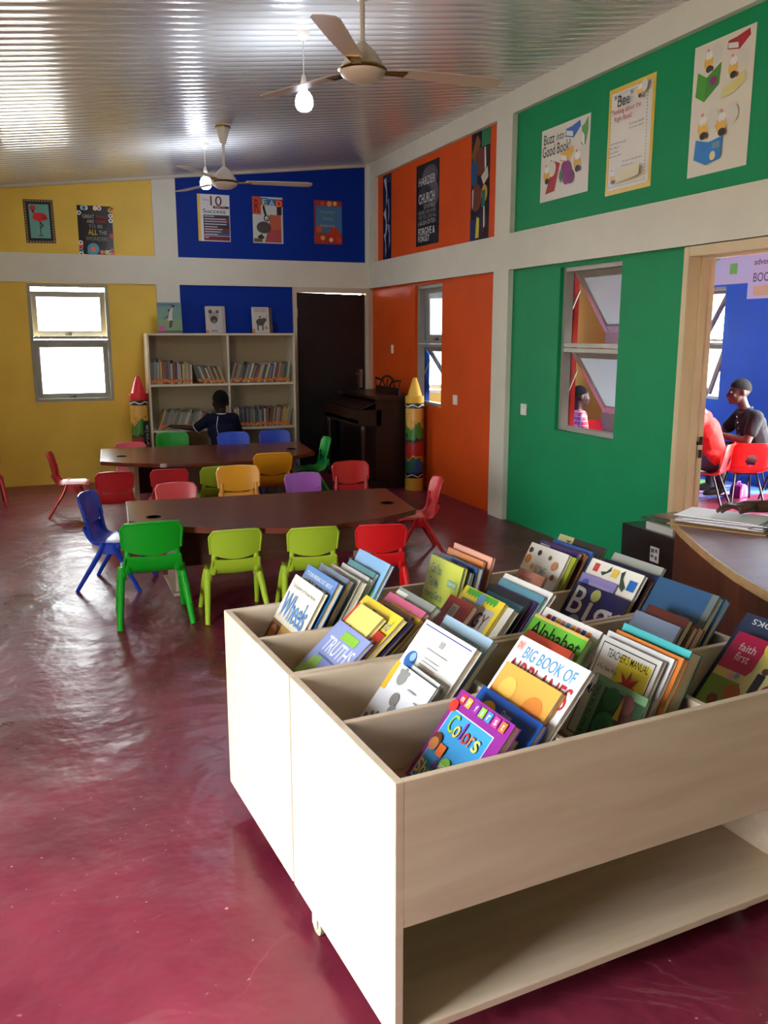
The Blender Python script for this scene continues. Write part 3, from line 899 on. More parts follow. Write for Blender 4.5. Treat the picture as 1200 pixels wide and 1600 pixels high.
            T_('TUGGY', .14, .62, .88, .80, '#7a1c24'), T_('THE TUGBOAT', .14, .50, .88, .60, '#3a3a44')], 'yellow edged board book with a zigzag green strip along its top'),
        ('lion', .545, .273, .819, .179, .022, '#e8e4da', [C_(.7, .8, .1, '#4a8ac4'), C_(.4, .5, .2, '#cdb89a')], 'white book with a pale animal drawing'),
        ('blackblue', .606, .288, .887, .224, .010, '#20242c', [R_(.06, .05, .94, .92, '#5a9cc8')], 'light blue book with a black border'),
        ('purple', .621, .287, .876, .226, .010, '#4a2a6a', [], 'purple book behind the black bordered one'),
        ('tealwhite', .636, .306, .881, .237, .012, '#7fa6b0', [R_(.0, .90, 1, 1, '#5a8ea0'), R_(.7, .8, .95, .9, '#d8d8ce')], 'grey teal book in front of a plain white one'),
        ('white', .654, .318, .895, .258, .016, '#e9e8e2', [R_(.05, .9, .95, .91, '#c4c8c8')], 'plain white tall book, last in its bin'),
    ]),
    'r3c3': (32.4, [
        ('big', 1.024, .222, .893, .262, .010, '#1c1c48', [
            C_(.5, .5, .42, '#26266a'), C_(.46, .88, .085, '#d8e08a'), T_('B', .08, .50, .32, .94, '#f0f0f2'), T_('ı', .42, .46, .49, .76, '#f0f0f2'), T_('g', .56, .26, .86, .74, '#f0f0f2'), C_(.3, .36, .12, '#8a949a'), C_(.70, .56, .05, '#3a4aa8'), C_(.66, .25, .06, '#3a4aa8')],
         'dark night blue book titled Big with a pale moon'),
        ('lav', 1.037, .252, .897, .176, .010, '#9a8ecc', [R_(.1, .7, .9, .9, '#b0a4dc'), C_(.2, .86, .1, '#4a6ac4')], 'lavender book between the Big and My First books'),
        ('myfirst', 1.050, .304, .896, .255, .016, '#ece8da', [
            R_(.10, .86, .20, .96, '#c8483c'), ('p', [(.26, .88), (.32, .84), (.44, .92), (.42, .98), (.36, .9)], '#3c4a3c'), R_(.46, .86, .58, .96, '#e8c04a'), ('p', [(.62, .94), (.7, .78), (.78, .74), (.8, .8), (.7, .88), (.68, .98)], '#3c4a3c'),
            R_(.82, .78, .96, .90, '#2a6ab8'), T_('MY FIRST', .28, .70, .66, .78, '#d86a5e'), T_('DICTIONARY', .2, .5, .86, .62, '#c83a34'), R_(.84, .45, .95, .68, '#d8c0a8'), C_(.9, .56, .04, '#b8402e')],
         'cream book titled My First with little toy pictures'),
        ('maroon', 1.090, .282, .893, .254, .016, '#3a1a22', [T_('TALES', .6, .7, .92, .78, '#7a5a4a')], 'dark maroon hardback behind the My First book'),
        ('navy', 1.112, .294, .893, .254, .016, '#22305c', [], 'navy blue hardback before the grey one'),
        ('grey', 1.134, .318, .893, .239, .012, '#9fa39a', [R_(.1, .84, .4, .87, '#5a6a8a'), R_(.1, .78, .46, .80, '#a85a5a'), C_(.6, .6, .2, '#b4b8ae')], 'grey tall book at the back of the Big book bin'),
    ]),
    'r4c2': (15.2, [
        ('sesame', .639, .281, 1.143, .214, .016, '#c6d04a', [
            T_('Can You', .10, .80, .42, .92, '#3a6a7a'), T_('Tell Me', .12, .64, .42, .74, '#3a6a7a'), T_('How to Get to', .08, .50, .62, .60, '#3a6a7a'), T_('SESAME STREET?', .05, .30, .86, .45, '#2f7484'), R_(.66, .72, .94, .80, '#7ab08a'), T_('SESAME STREET', .68, .74, .92, .78, '#e8ecd8')],
         'lime green book with teal question lettering on its cover'),
        ('grey', .672, .262, 1.138, .213, .010, '#8a8c84', [], 'thin grey book behind the lime green one'),
        ('blue', .692, .275, 1.165, .240, .024, '#2a4a8a', [R_(.5, .86, .75, .96, '#8a9cb4')], 'dark blue book in the back middle bin'),
        ('orange', .736, .284, 1.197, .232, .012, '#e08848', [C_(.6, .8, .12, '#3a5a5a'), R_(.66, .74, .8, .84, '#d8d4c4')], 'orange book before the salmon one'),
        ('salmon', .757, .298, 1.197, .248, .012, '#e8a48a', [R_(.1, .84, .9, .90, '#d07a66'), C_(.74, .6, .1, '#8aa888')], 'salmon pink book, last of the back middle bin'),
    ]),
    'r4c3': (29.3, [
        ('pinksm', .921, .232, 1.075, .151, .010, '#c4806a', [T_('HOW DO', .1, .78, .6, .90, '#5a2a22'), C_(.62, .55, .2, '#a8604c')], 'small dusty pink book in front of the Bugs book'),
        ('bugs', 1.030, .290, 1.197, .223, .014, '#e9e6dc', [
            T_('SOME', .36, .62, .66, .74, '#9aa09a'), T_('BUGS', .28, .38, .72, .60, '#b8484e'), C_(.10, .78, .08, '#d8882e'), C_(.08, .9, .05, '#2a2420'), C_(.32, .9, .05, '#2c2c34'), C_(.28, .7, .05, '#d8a24a'), C_(.8, .8, .08, '#c88a5a'), C_(.86, .66, .05, '#8a3a2e'), C_(.62, .88, .04, '#5a4a2e'), R_(.0, .0, .2, .3, '#8aa84a'), ('p', [(.6, .02), (.7, .4), (.78, .02)], '#7a9c3e'), ('p', [(.78, .02), (.9, .46), (.95, .02)], '#8fb04a')],
         'white book titled Some Bugs with insects on it'),
        ('lime', 1.049, .281, 1.176, .221, .010, '#b4c23a', [], 'thin lime book behind the Some Bugs book'),
        ('purple', 1.070, .293, 1.197, .222, .022, '#3f2a6c', [R_(.04, .86, .3, .96, '#c8c8c0'), R_(.7, .8, .95, .84, '#a83a5a')], 'purple book with a small white label in the far bin'),
        ('orange', 1.103, .284, 1.197, .226, .016, '#c86a2a', [], 'rust orange book in the far right bin'),
        ('blue', 1.128, .292, 1.197, .228, .012, '#3a62b4', [], 'cobalt blue book before the dark glossy one'),
        ('khaki', 1.147, .312, 1.197, .257, .012, '#2e2c2a', [R_(0, .0, .34, 1, '#b8b886'), T_('T', .2, .85, .3, .95, '#2a2a26')], 'dark glossy book with a khaki edge at the back corner'),
    ]),
}
for comp, (lean, lst) in BINS.items():
    sa, ca = math.sin(math.radians(lean)), math.cos(math.radians(lean))
    for (nm, u0, h, vl, wd, t, cov, art, lab) in lst:
        z = ZF + t * sa + .0005
        book('book', lab, 'book', wd, h - t * sa / ca * .5, t, cov, art, bin_matrix(u0, vl, lean, z))


# ================================================================== READING TABLES
TABLEM = wood('#5c2b1c', '#733726', (1, 10, 10), .22, .5)


def reading_table(label, far, near, zt, holes):
    """top with a straight far edge and a bowed near edge on two slab legs"""
    o = thing('reading_table', label, 'table', (0, 0, 0), 0, 'dark brown reading tables')
    poly = [p for p in near] + [p for p in reversed(far)]
    MB().prism(poly, zt - .032, zt).build('table_top', TABLEM, o, bevel=.003)
    MB().prism([(near[0][0] + .002, near[0][1] + .01), (far[0][0] + .002, far[0][1] - .01), (far[0][0] - .004, far[0][1] - .01), (near[0][0] - .004, near[0][1] + .01)], zt - .030, zt - .002).build('edge_band', mat('#c8b9a0', .4), o)
    for hx_, hy in holes:
        MB().lathe([(.042, 0), (.044, .002), (.036, .0035), (.035, .001)], 20, (hx_, hy, zt)).build('grommet_ring', mat('#1c100c', .7, .1), o)
        MB().lathe([(.0355, .0005), (.0355, .0018)], 20, (hx_, hy, zt)).build('hole_shade_disc', mat('#050303', .95, 0.0), o)  # solid disc, the darkness of a hole put into its black colour
    x0, x1 = far[0][0] + .22, far[-1][0] - .24
    ym = lambda x: None
    for x in (x0, x1):
        MB().box(x, x + .035, near[0][1] + .12, far[0][1] - .14, 0.012, zt - .032).build('leg', wood('#a8937a', '#b9a58c', (8, 8, 1), .5), o, bevel=.003)
        MB().box(x - .02, x + .055, near[0][1] + .08, far[0][1] - .10, 0, .02).build('foot', wood('#a8937a', '#b9a58c', (8, 8, 1), .5), o, bevel=.003)
    MB().box(x0 + .035, x1, far[0][1] - .24, far[0][1] - .222, .10, zt - .032).build('modesty_panel', wood('#5a3a28', '#6c4630', (1, 10, 10), .45), o)
    return o


T1_FAR = [(.446, 5.697), (.871, 5.651), (1.36, 5.625), (1.787, 5.599), (2.165, 5.547)]
T1_NEAR = [(.404, 5.07), (.53, 4.92), (.681, 4.793), (.85, 4.69), (1.028, 4.625), (1.15, 4.585), (1.269, 4.545), (1.458, 4.552), (1.63, 4.59), (1.8, 4.642), (1.94, 4.71), (2.063, 4.783)]
reading_table('dark brown bowed table in front, nearer to the book bins', T1_FAR, T1_NEAR, .50, [(.55, 5.13), (1.974, 5.036)])
T2_FAR = [(.468, 8.44), (1.142, 8.396), (1.527, 8.36), (2.33, 8.315)]
T2_NEAR = [(.408, 7.596), (.6, 7.42), (.853, 7.278), (1.1, 7.21), (1.362, 7.187), (1.635, 7.201), (1.80, 7.24), (1.937, 7.292), (2.11, 7.40), (2.25, 7.527)]
reading_table('dark brown bowed table behind, nearer to the bookcase', T2_FAR, T2_NEAR, .50, [(.60, 7.853), (2.104, 7.798)])


# ================================================================== CHILDREN'S CHAIRS
def sgnpow(x, p): return math.copysign(abs(x) ** p, x)


def chair_meshes():
    out = {}
    # backrest: bowed panel with rounded corners and a smile-shaped lower edge
    rows = []
    n = 14
    for j in range(9):
        t = j / 8
        r = []
        for i in range(n + 1):
            q = i / n * 2 - 1
            x = .155 * q
            zl = .382 + .035 * q * q
            zh = .565 - .010 * q * q - (.03 * max(0, (abs(q) - .86) / .14) ** 2)
            z = zl + (zh - zl) * t
            xx = x * (1 - .05 * (1 - t))
            y = -.128 - .055 * ((z - .33) / .23) + .030 * q * q
            r.append((xx, y, z))
        rows.append(r)
    m = MB(); m.slab(rows, (0, -.012, 0))
    rim = [Vector(p) + Vector((0, -.008, 0)) for p in ([rows[k][0] for k in range(9)] + rows[8][1:-1] + [rows[k][n] for k in range(8, -1, -1)])]
    m.tube(rim, .0085, 6)
    out['backrest'] = m.mesh('backrest', smooth=50)
    # two uprights joining backrest and seat
    m = MB()
    m.tube([(.124, -.128, .45), (.126, -.124, .40), (.127, -.118, .345), (.129, -.110, .31), (.130, -.085, .285)], [.012, .016, .019, .021, .02], 8, .7)
    out['upright'] = m.mesh('upright', smooth=50)
    rows = []
    for j in range(13):
        y = -.148 + .305 * j / 12
        r = []
        for i in range(11):
            q = i / 10 * 2 - 1
            hw = .150 - (.02 * max(0, (y - .10) / .057) ** 2) - (.012 * max(0, (-.10 - y) / .05))
            x = hw * q
            z = .295 - .010 * (1 - q * q)
            if y < -.07: z += .092 * ((-.07 - y) / .078) ** 2
            if y > .10: z -= .018 * ((y - .10) / .057) ** 2
            r.append((x, y, z))
        rows.append(r)
    m = MB(); m.slab(rows, (0, 0, -.013))
    m.tube([Vector(rows[k][0]) + Vector((0, 0, -.01)) for k in range(13)], .009, 6).tube([Vector(rows[k][10]) + Vector((0, 0, -.01)) for k in range(13)], .009, 6)
    out['seat'] = m.mesh('seat', smooth=50)
    m = MB()
    m.tube([(0, 0, .30), (0, -.004, .275), (.006, -.03, .22), (.03, -.165, 0)], [.016, .022, .021, .015], 8, .8)
    out['rear_leg'] = m.mesh('leg', smooth=50)
    m = MB()
    m.tube([(0, 0, .29), (0, .004, .27), (.006, .03, .22), (.024, .15, 0)], [.014, .02, .020, .015], 8, .8)
    out['front_leg'] = m.mesh('leg', smooth=50)
    m = MB()
    m.box(.150 - .016, .150 + .016, -.055, .065, .225, .288)
    out['leg_bracket'] = m.mesh('leg_bracket', bevel=.008, smooth=50)
    return out


CH = chair_meshes()


def kid_chair(label, x, y, rz, s, hx, group=None):
    o = thing('child_chair', label, 'chair', (x, y, 0), rz, group)
    o.scale = (s, s, s)
    m = mat(hx, .30, .5, coat=.15)
    def part(nm, me, loc=(0, 0, 0), mx=False):
        p = bpy.data.objects.new(nm, me)
        COL.objects.link(p)
        if len(me.materials) == 0: me.materials.append(m)
        p.material_slots[0].link = 'OBJECT'
        p.material_slots[0].material = m
        p.parent = o
        p.location = loc
        if mx: p.scale = (-1, 1, 1)
    part('seat', CH['seat']); part('backrest', CH['backrest'])
    for sx in (-1, 1):
        part('upright', CH['upright'], mx=sx < 0); part('leg_bracket', CH['leg_bracket'], mx=sx < 0)
        part('leg', CH['rear_leg'], (sx * .158, -.028, 0), sx < 0)
        part('leg', CH['front_leg'], (sx * .156, .035, 0), sx < 0)
    return o


def chair_at(label, bx, by, facing, s, hx, group=None):
    """bx, by: middle of the backrest's top edge; facing: degrees of the sitting direction from +Y, clockwise"""
    a = -math.radians(facing)
    off = Vector((0, -.183 * s, 0)); off.rotate(Matrix.Rotation(a, 3, 'Z'))
    return kid_chair(label, bx - off.x, by - off.y, a, s, hx, group)


BIG, SM = 1.02, .91
GRN, LIM, REDC, PNK, YEL, BLU, PUR = '#0d9420', '#9cb82e', '#c41a1c', '#d84a50', '#e8a020', '#1a3fb4', '#a45ab8'
chair_at('green chair seen from behind at the near left of the front table', .483, 4.62, 2, BIG, GRN)
chair_at('lime green chair next to the green one at the front table', .915, 4.555, 2, SM, LIM)
chair_at('lime green chair between the other lime and a red one, behind the bins', 1.322, 4.46, 6, SM, LIM)
chair_at('bright red chair at the near right of the front table', 1.690, 4.39, 14, SM, REDC)
chair_at('royal blue chair seen side on at the left end of the front table', .19, 5.64, 112, BIG, BLU)
chair_at('red chair seen side on at the right end of the front table', 2.60, 5.60, 281, .95, '#cf2026')
chair_at('coral red chair facing us behind the front table, far left', .825, 6.20, 180, SM, PNK)
chair_at('amber yellow chair facing us behind the front table', 1.315, 6.43, 182, BIG, YEL)
chair_at('lilac purple chair facing us behind the front table', 1.79, 6.34, 180, .90, PUR)
chair_at('dark red chair facing us behind the front table, far right', 2.25, 6.57, 184, .96, '#b80f14')
chair_at('red chair with its back to us, leftmost at the rear table', .468, 6.86, -3, SM, '#c42e32')
chair_at('red chair with its back to us, half hidden by the coral one', .872, 6.85, 4, SM, '#c42e32')
chair_at('lime chair with its back to us, half hidden by the amber one', 1.255, 6.85, 0, SM, LIM)
chair_at('amber chair with its back to us, at the right of the rear table', 1.742, 7.02, 4, BIG, YEL)
chair_at('pink red chair behind the rear table, beside the red crayon', .752, 8.72, 182, SM, '#dd5a68')
chair_at('green chair behind the rear table, beside the pink red one', 1.172, 8.90, 180, BIG, GRN)
chair_at('blue chair behind the rear table, in front of the boy', 1.742, 8.68, 180, BIG, '#2a52c8')
chair_at('blue chair behind the rear table, right of the boy', 2.172, 8.71, 180, BIG, '#2348b8')
chair_at('green chair seen side on at the right end of the rear table', 2.50, 7.90, 274, BIG, '#109a30')
chair_at('red chair standing alone by the yellow wall under the window', .00, 8.00, 96, .96, '#c83238')
chair_at('red chair at the left edge of the photo by the yellow wall', -.54, 8.50, -6, .9, '#c02024')


# ================================================================== BOOKCASE
BX0, BX1, BY0, BY1, BZ = 1.02, 2.575, 9.30, 9.605, 1.525
SHELFM = mat('#cfc3ab', .5, .35, noise=(5, .05))
bc = thing('bookcase', 'tall cream open bookcase with four book compartments against the blue wall', 'bookcase', (0, 0, 0))
for x in (BX0, 1.838, BX1 - .022):
    MB().box(x, x + .022, BY0, BY1, 0, BZ).build('upright_panel', SHELFM, bc, bevel=.0015)
SZ = (.06, .555, 1.028)
for z in SZ:
    for a, b_ in ((BX0 + .022, 1.838), (1.860, BX1 - .022)):
        MB().box(a, b_, BY0 + .004, BY1 - .008, z - .022, z).build('shelf', SHELFM, bc, bevel=.0015)
MB().box(BX0, BX1, BY0 - .004, BY1, BZ, BZ + .022).build('top_panel', SHELFM, bc, bevel=.0015)
MB().box(BX0 + .022, BX1 - .022, BY1 - .008, BY1, .04, BZ).build('back_panel', mat('#a89878', .6), bc)


def shelf_mat(hx):
    """spine with an orange shelf-mark sticker printed near the foot"""
    k = ('spine', hx)
    if k in MATS: return MATS[k]
    m = bpy.data.materials.new('spine_with_sticker')
    m.use_nodes = True
    nt = m.node_tree
    b = nt.nodes['Principled BSDF']; b.inputs['Roughness'].default_value = .5
    tc = nt.nodes.new('ShaderNodeTexCoord'); sx = nt.nodes.new('ShaderNodeSeparateXYZ')
    nt.links.new(tc.outputs['Object'], sx.inputs[0])
    a = nt.nodes.new('ShaderNodeMath'); a.operation = 'COMPARE'; a.inputs[1].default_value = .032; a.inputs[2].default_value = .015
    nt.links.new(sx.outputs['Z'], a.inputs[0])
    oi = nt.nodes.new('ShaderNodeObjectInfo')
    mr_ = nt.nodes.new('ShaderNodeMapRange'); mr_.inputs['To Min'].default_value = .022; mr_.inputs['To Max'].default_value = .042
    nt.links.new(oi.outputs['Random'], mr_.inputs['Value']); nt.links.new(mr_.outputs['Result'], a.inputs[1])
    mx = nt.nodes.new('ShaderNodeMix'); mx.data_type = 'RGBA'
    mx.inputs['A'].default_value = hexc(hx); mx.inputs['B'].default_value = hexc('#d8782a')
    nt.links.new(a.outputs[0], mx.inputs['Factor']); nt.links.new(mx.outputs['Result'], b.inputs['Base Color'])
    MATS[k] = m
    return m


ORD = ['first', 'second', 'third', 'fourth', 'fifth', 'sixth', 'seventh', 'eighth', 'ninth', 'tenth', 'eleventh', 'twelfth', 'thirteenth', 'fourteenth', 'fifteenth', 'sixteenth', 'seventeenth', 'eighteenth', 'nineteenth', 'twentieth']
def nth(i):
    return ORD[i] if i < 20 else 'twenty-' + ORD[i - 20] if i < 29 else 'thirtieth' if i == 29 else 'thirty-' + ORD[i - 30]


SPC = ['#8a8474', '#a39a84', '#6f6a5a', '#b0a890', '#5a6a58', '#7a4a42', '#4a4a50', '#9a8a70', '#66745f', '#8f3a34', '#c4baa0', '#54504a', '#7d8a86', '#5a4a6a', '#b39a5a', '#86706a']


def shelf_row(where, x0, x1, z, leanf, hf, seed):
    """a row of books; leaning runs lean right (+) or left (-), in degrees"""
    rnd = random.Random(seed)
    x, i, prev = x0, 0, 0.0
    while i < 40:
        t = rnd.uniform(.010, .024)
        f = (x - x0) / (x1 - x0)
        ln = math.radians(leanf(f))
        h = hf(f) * rnd.uniform(.86, 1.06)
        if ln < prev - .01:                      # room for the first book of a run leaning left
            x += h * (math.tan(-ln) if ln < 0 else 0) - h * 0
        prev = ln
        fw = t / math.cos(ln)
        if x + fw + max(0, h * math.sin(ln)) > x1: break
        o = obj('book', MB().box(0, t * .96, 0, rnd.uniform(.15, .20), 0, h).mesh('book', bevel=.0015), shelf_mat(rnd.choice(SPC)), None,
                (x, BY0 + .03 + rnd.uniform(0, .025), z + .0005 + max(0, t * math.sin(ln))), (0, ln, 0))
        tag(o, '%s book from the left on the %s of the bookcase' % (nth(i), where), 'book', 'books on the %s' % where)
        x += fw + .0012
        i += 1


shelf_row('upper left shelf', BX0 + .03, 1.834, SZ[2], lambda f: 0 if f < .52 else -20, lambda f: .26 - .09 * f, 3)
shelf_row('upper right shelf', 1.868, BX1 - .026, SZ[2], lambda f: 17 if f < .55 else 12 if f < .8 else 7, lambda f: .215, 5)
shelf_row('lower left shelf', BX0 + .08, 1.834, SZ[1], lambda f: 20, lambda f: .22 - .05 * f, 11)
shelf_row('lower right shelf', 1.868, BX1 - .026, SZ[1], lambda f: -3 if f < .2 else 0 if f < .6 else 8, lambda f: .205, 17)


def stand_book(label, x, wd, h, t, cov, art, y=9.38, tilt=8):
    a = math.radians(tilt)
    Mx = Matrix.Translation((x, y, BZ + .0235 + t * math.sin(a))) @ Matrix.Rotation(PI / 2 - a, 4, 'X')
    return book('book', label, 'book', wd, h, t, cov, art, Mx)


stand_book('green book with a leaping player standing left on the bookcase', 1.155, .245, .31, .012, '#7aa088', [
    R_(0, 0, 1, .45, '#8fa878'), R_(0, .86, 1, 1, '#6a94a0'), C_(.66, .88, .07, '#3a3a3a'), ('p', [(.4, .4), (.52, .74), (.66, .86), (.62, .7), (.6, .4)], '#e0dcc8'), C_(.48, .74, .05, '#4a3022'), ('p', [(.44, .18), (.5, .42), (.62, .4), (.56, .18)], '#5a4a2e'), ('p', [(.2, .44), (.44, .58), (.44, .52)], '#4a3a2a'), R_(.0, .0, 1, .08, '#5a6a4a'), R_(.02, .06, .26, .22, '#e0489a'), T_('FISHING FOR A DREAM', .1, .9, .6, .95, '#3a5a5a')])
art_a = [C_(.5, .62, .3, '#b8b0a4'), C_(.5, .5, .22, '#4a443c'), C_(.5, .42, .12, '#8a8074'), C_(.3, .8, .12, '#5a544c'), C_(.72, .8, .1, '#6a645a'), ('p', [(.1, .1), (.5, .3), (.9, .1)], '#d8d4ca'), R_(.3, .06, .7, .1, '#8a8680'), R_(0, 0, .16, .1, '#e0902e')]
stand_book('off-white book with a dark animal drawing standing mid bookcase', 1.642, .175, .275, .012, '#d8d0c4', art_a, 9.37)
stand_book('second off-white book just behind the animal drawing one', 1.672, .182, .278, .014, '#c9b8a4', art_a, 9.40)
stand_book('white book with a grey elephant standing right on the bookcase', 2.135, .185, .272, .012, '#e2ddd4', [
    T_('ELEPHANT DANCE', .14, .80, .86, .90, '#b85a4a'), C_(.48, .42, (.26, .14), '#57534e'), C_(.7, .5, (.12, .09), '#5e5a54'), R_(.28, .1, .36, .36, '#57534e'), R_(.56, .1, .64, .36, '#57534e'), ('p', [(.78, .48), (.84, .62), (.9, .74), (.86, .6), (.82, .44)], '#5e5a54'), C_(.46, .62, .06, '#8a5a40'), C_(.8, .2, .1, '#d8b048'), R_(.1, .92, .9, .94, '#8a8680'), R_(0, 0, .14, .16, '#e0902e')], 9.37)
stand_book('thin brown backed book behind the elephant one', 2.20, .16, .262, .014, '#6a5444', (), 9.40)


# ================================================================== GIANT CRAYONS
def crayon(label, x, y, hx, rz, writing):
    o = thing('giant_crayon', label, 'crayon', (x, y, 0), rz)
    r = .092
    cm = mat(hx, .35, .5)
    MB().lathe([(r, 0), (r, .125)], 28).build('base_cap', cm, o, smooth=40)
    MB().lathe([(r * .985, .125), (r * .985, .872)], 28, cap=False).build('tube_body', sleeve_mat(), o, smooth=40)
    for z0 in (.125, .82):
        MB().lathe([(r, z0), (r, z0 + .052)], 28, cap=False).build('dark_band', mat('#140f10', .35), o, smooth=40)
        wv = MB(); n = 48; rows = [[], []]
        for k in range(n + 1):
            a = 2 * PI * k / n
            zc = z0 + .026 + .010 * math.sin(a * 5)
            for i, dz in enumerate((-.006, .006)):
                rows[i].append(((r + .002) * math.cos(a), (r + .002) * math.sin(a), zc + dz))
        wv.grid(rows).build('wave_line', mat('#e4dedc', .4), o, smooth=40)
    MB().lathe([(r, .872), (r * 1.02, .88), (r * 1.02, .938), (r * .80, .943), (.022, 1.108), (.016, 1.118)], 28).build('tip', cm, o, smooth=30)
    if writing:
        st = MB(); rows = [[], []]
        for k in range(7):
            a = -PI / 2 + .25 + k * .15
            for i, z in enumerate((.18, .66)):
                rows[i].append(((r + .001) * math.cos(a), (r + .001) * math.sin(a), z))
        st.grid(rows).build('name_strip', mat('#1c2a22', .4), o, smooth=40)
        vs, fs, (a_, b_, c_, d_) = text_geo('Crayola')
        tm = MB()
        pts = []
        for v in vs:
            z = .20 + (v.x - a_) / (b_ - a_) * .42
            ang = -PI / 2 + .25 + .9 - .13 - (v.y - c_) / (d_ - c_) * .62
            pts.append(((r + .003) * math.cos(ang), (r + .003) * math.sin(ang), z))
        tm.add(pts, fs)
        obj('lettering', tm.mesh('lettering'), mat('#d8d8cc', .4), o)
    return o


def sleeve_mat():
    """printed sleeve: patches of yellow, green, red and blue picture"""
    if 'sleeve' in MATS: return MATS['sleeve']
    m = bpy.data.materials.new('printed_crayon_sleeve')
    m.use_nodes = True
    nt = m.node_tree; b = nt.nodes['Principled BSDF']; b.inputs['Roughness'].default_value = .35
    tc = nt.nodes.new('ShaderNodeTexCoord'); sx = nt.nodes.new('ShaderNodeSeparateXYZ')
    n = nt.nodes.new('ShaderNodeTexNoise'); n.inputs['Scale'].default_value = 9; n.inputs['Detail'].default_value = 3
    nt.links.new(tc.outputs['Object'], sx.inputs[0]); nt.links.new(tc.outputs['Object'], n.inputs['Vector'])
    a = nt.nodes.new('ShaderNodeMath'); a.operation = 'MULTIPLY_ADD'; a.inputs[1].default_value = .55; 
    nt.links.new(n.outputs['Fac'], a.inputs[0]); nt.links.new(sx.outputs['Z'], a.inputs[2])
    r = nt.nodes.new('ShaderNodeValToRGB'); r.color_ramp.interpolation = 'CONSTANT'
    cols = [(0, '#2a2430'), (.42, '#2c5aa0'), (.52, '#2f6a34'), (.58, '#c8963c'), (.62, '#a82420'), (.76, '#1f2c24'), (.82, '#3f7a2c'), (.95, '#c89a3c'), (1.0, '#d8a64a')]
    r.color_ramp.elements[0].color = hexc(cols[0][1]); r.color_ramp.elements[1].position = cols[-1][0]; r.color_ramp.elements[1].color = hexc(cols[-1][1])
    for p, c in cols[1:-1]:
        e = r.color_ramp.elements.new(p); e.color = hexc(c)
    nt.links.new(a.outputs[0], r.inputs['Fac']); nt.links.new(r.outputs['Color'], b.inputs['Base Color'])
    MATS['sleeve'] = m
    return m


crayon('giant yellow crayon standing against the orange wall', 3.436, 8.02, '#e2b23e', 0, False)
crayon('giant red crayon standing between the window and the bookcase', .922, 9.40, '#d8242e', 0, True)


# ================================================================== OLD ORGAN
og = thing('parlour_organ', 'dark brown parlour organ against the orange wall by the black door', 'organ', (0, 0, 0))
OY0, OY1 = 8.16, 9.32
def og_part(nm, m_, mm=DARKWOOD, bevel=.004): return m_.build(nm, mm, og, bevel=bevel)
for y in (OY0, OY1 - .05):
    og_part('end_panel', MB().box(3.08, 3.50, y, y + .05, 0, .90).box(2.92, 3.14, y, y + .05, .64, .80))
    og_part('front_post', MB().lathe([(.03, 0), (.036, .05), (.024, .12), (.02, .3), (.028, .5), (.034, .6), (.03, .64)], 12, (2.955, y + .025, 0)), bevel=0)
og_part('key_bed', MB().box(2.90, 3.30, OY0 + .02, OY1 - .02, .64, .70))
og_part('key_slip', MB().box(2.90, 2.925, OY0 - .005, OY1 + .005, .66, .80))
kb = MB()
for k in range(36):
    y = OY0 + .07 + k * .0285
    kb.box(2.935, 3.08, y, y + .026, .70, .722)
kb.build('keyboard', mat('#8a8068', .4), og)
og_part('lid', MB().hexa([(2.93, OY0 + .03, .80), (3.16, OY0 + .03, .89), (3.16, OY1 - .03, .89), (2.93, OY1 - .03, .80)], [(2.93, OY0 + .03, .815), (3.155, OY0 + .03, .905), (3.155, OY1 - .03, .905), (2.93, OY1 - .03, .815)]))
og_part('case_back', MB().box(3.14, 3.50, OY0 + .05, OY1 - .05, .10, .92))
og_part('top_board', MB().box(3.06, 3.52, OY0 - .02, OY1 + .02, .90, .93))
og_part('knee_panel', MB().box(3.10, 3.14, OY0 + .05, OY1 - .05, .08, .66))
og_part('plinth', MB().box(3.02, 3.50, OY0 - .01, OY1 + .01, 0, .08))
mr = MB()
my0, my1, mx = 8.24, 8.94, 3.36
mr.box(mx, mx + .018, my0 + .02, my1 - .02, .93, 1.00)
cr = [(my0, 1.075), (my0 + .08, 1.075), (my0 + .16, 1.06), (my0 + .26, 1.10), (my0 + .35, 1.112), (my0 + .44, 1.10), (my0 + .54, 1.06), (my0 + .62, 1.075), (my1, 1.075)]
mr.tube([(mx + .01, y, z) for y, z in cr], .012, 6)
for y, y2 in ((my0 + .02, my0), (my0 + .12, my0 + .22), (my0 + .3, my0 + .2), (my0 + .35, my0 + .35), (my0 + .40, my0 + .5), (my0 + .58, my0 + .48), (my1 - .02, my1)):
    mr.tube([(mx + .01, y, .99), (mx + .01, (y + y2) / 2 + .012, 1.035), (mx + .01, y2, 1.08)], .008, 6)
mr.build('music_rest', DARKWOOD, og, smooth=40)


# ================================================================== CEILING FANS AND BULBS
FANW = mat('#d9cdc0', .35, .5)
GOLD = mat('#8a6a2c', .25, .5, metal=.9)


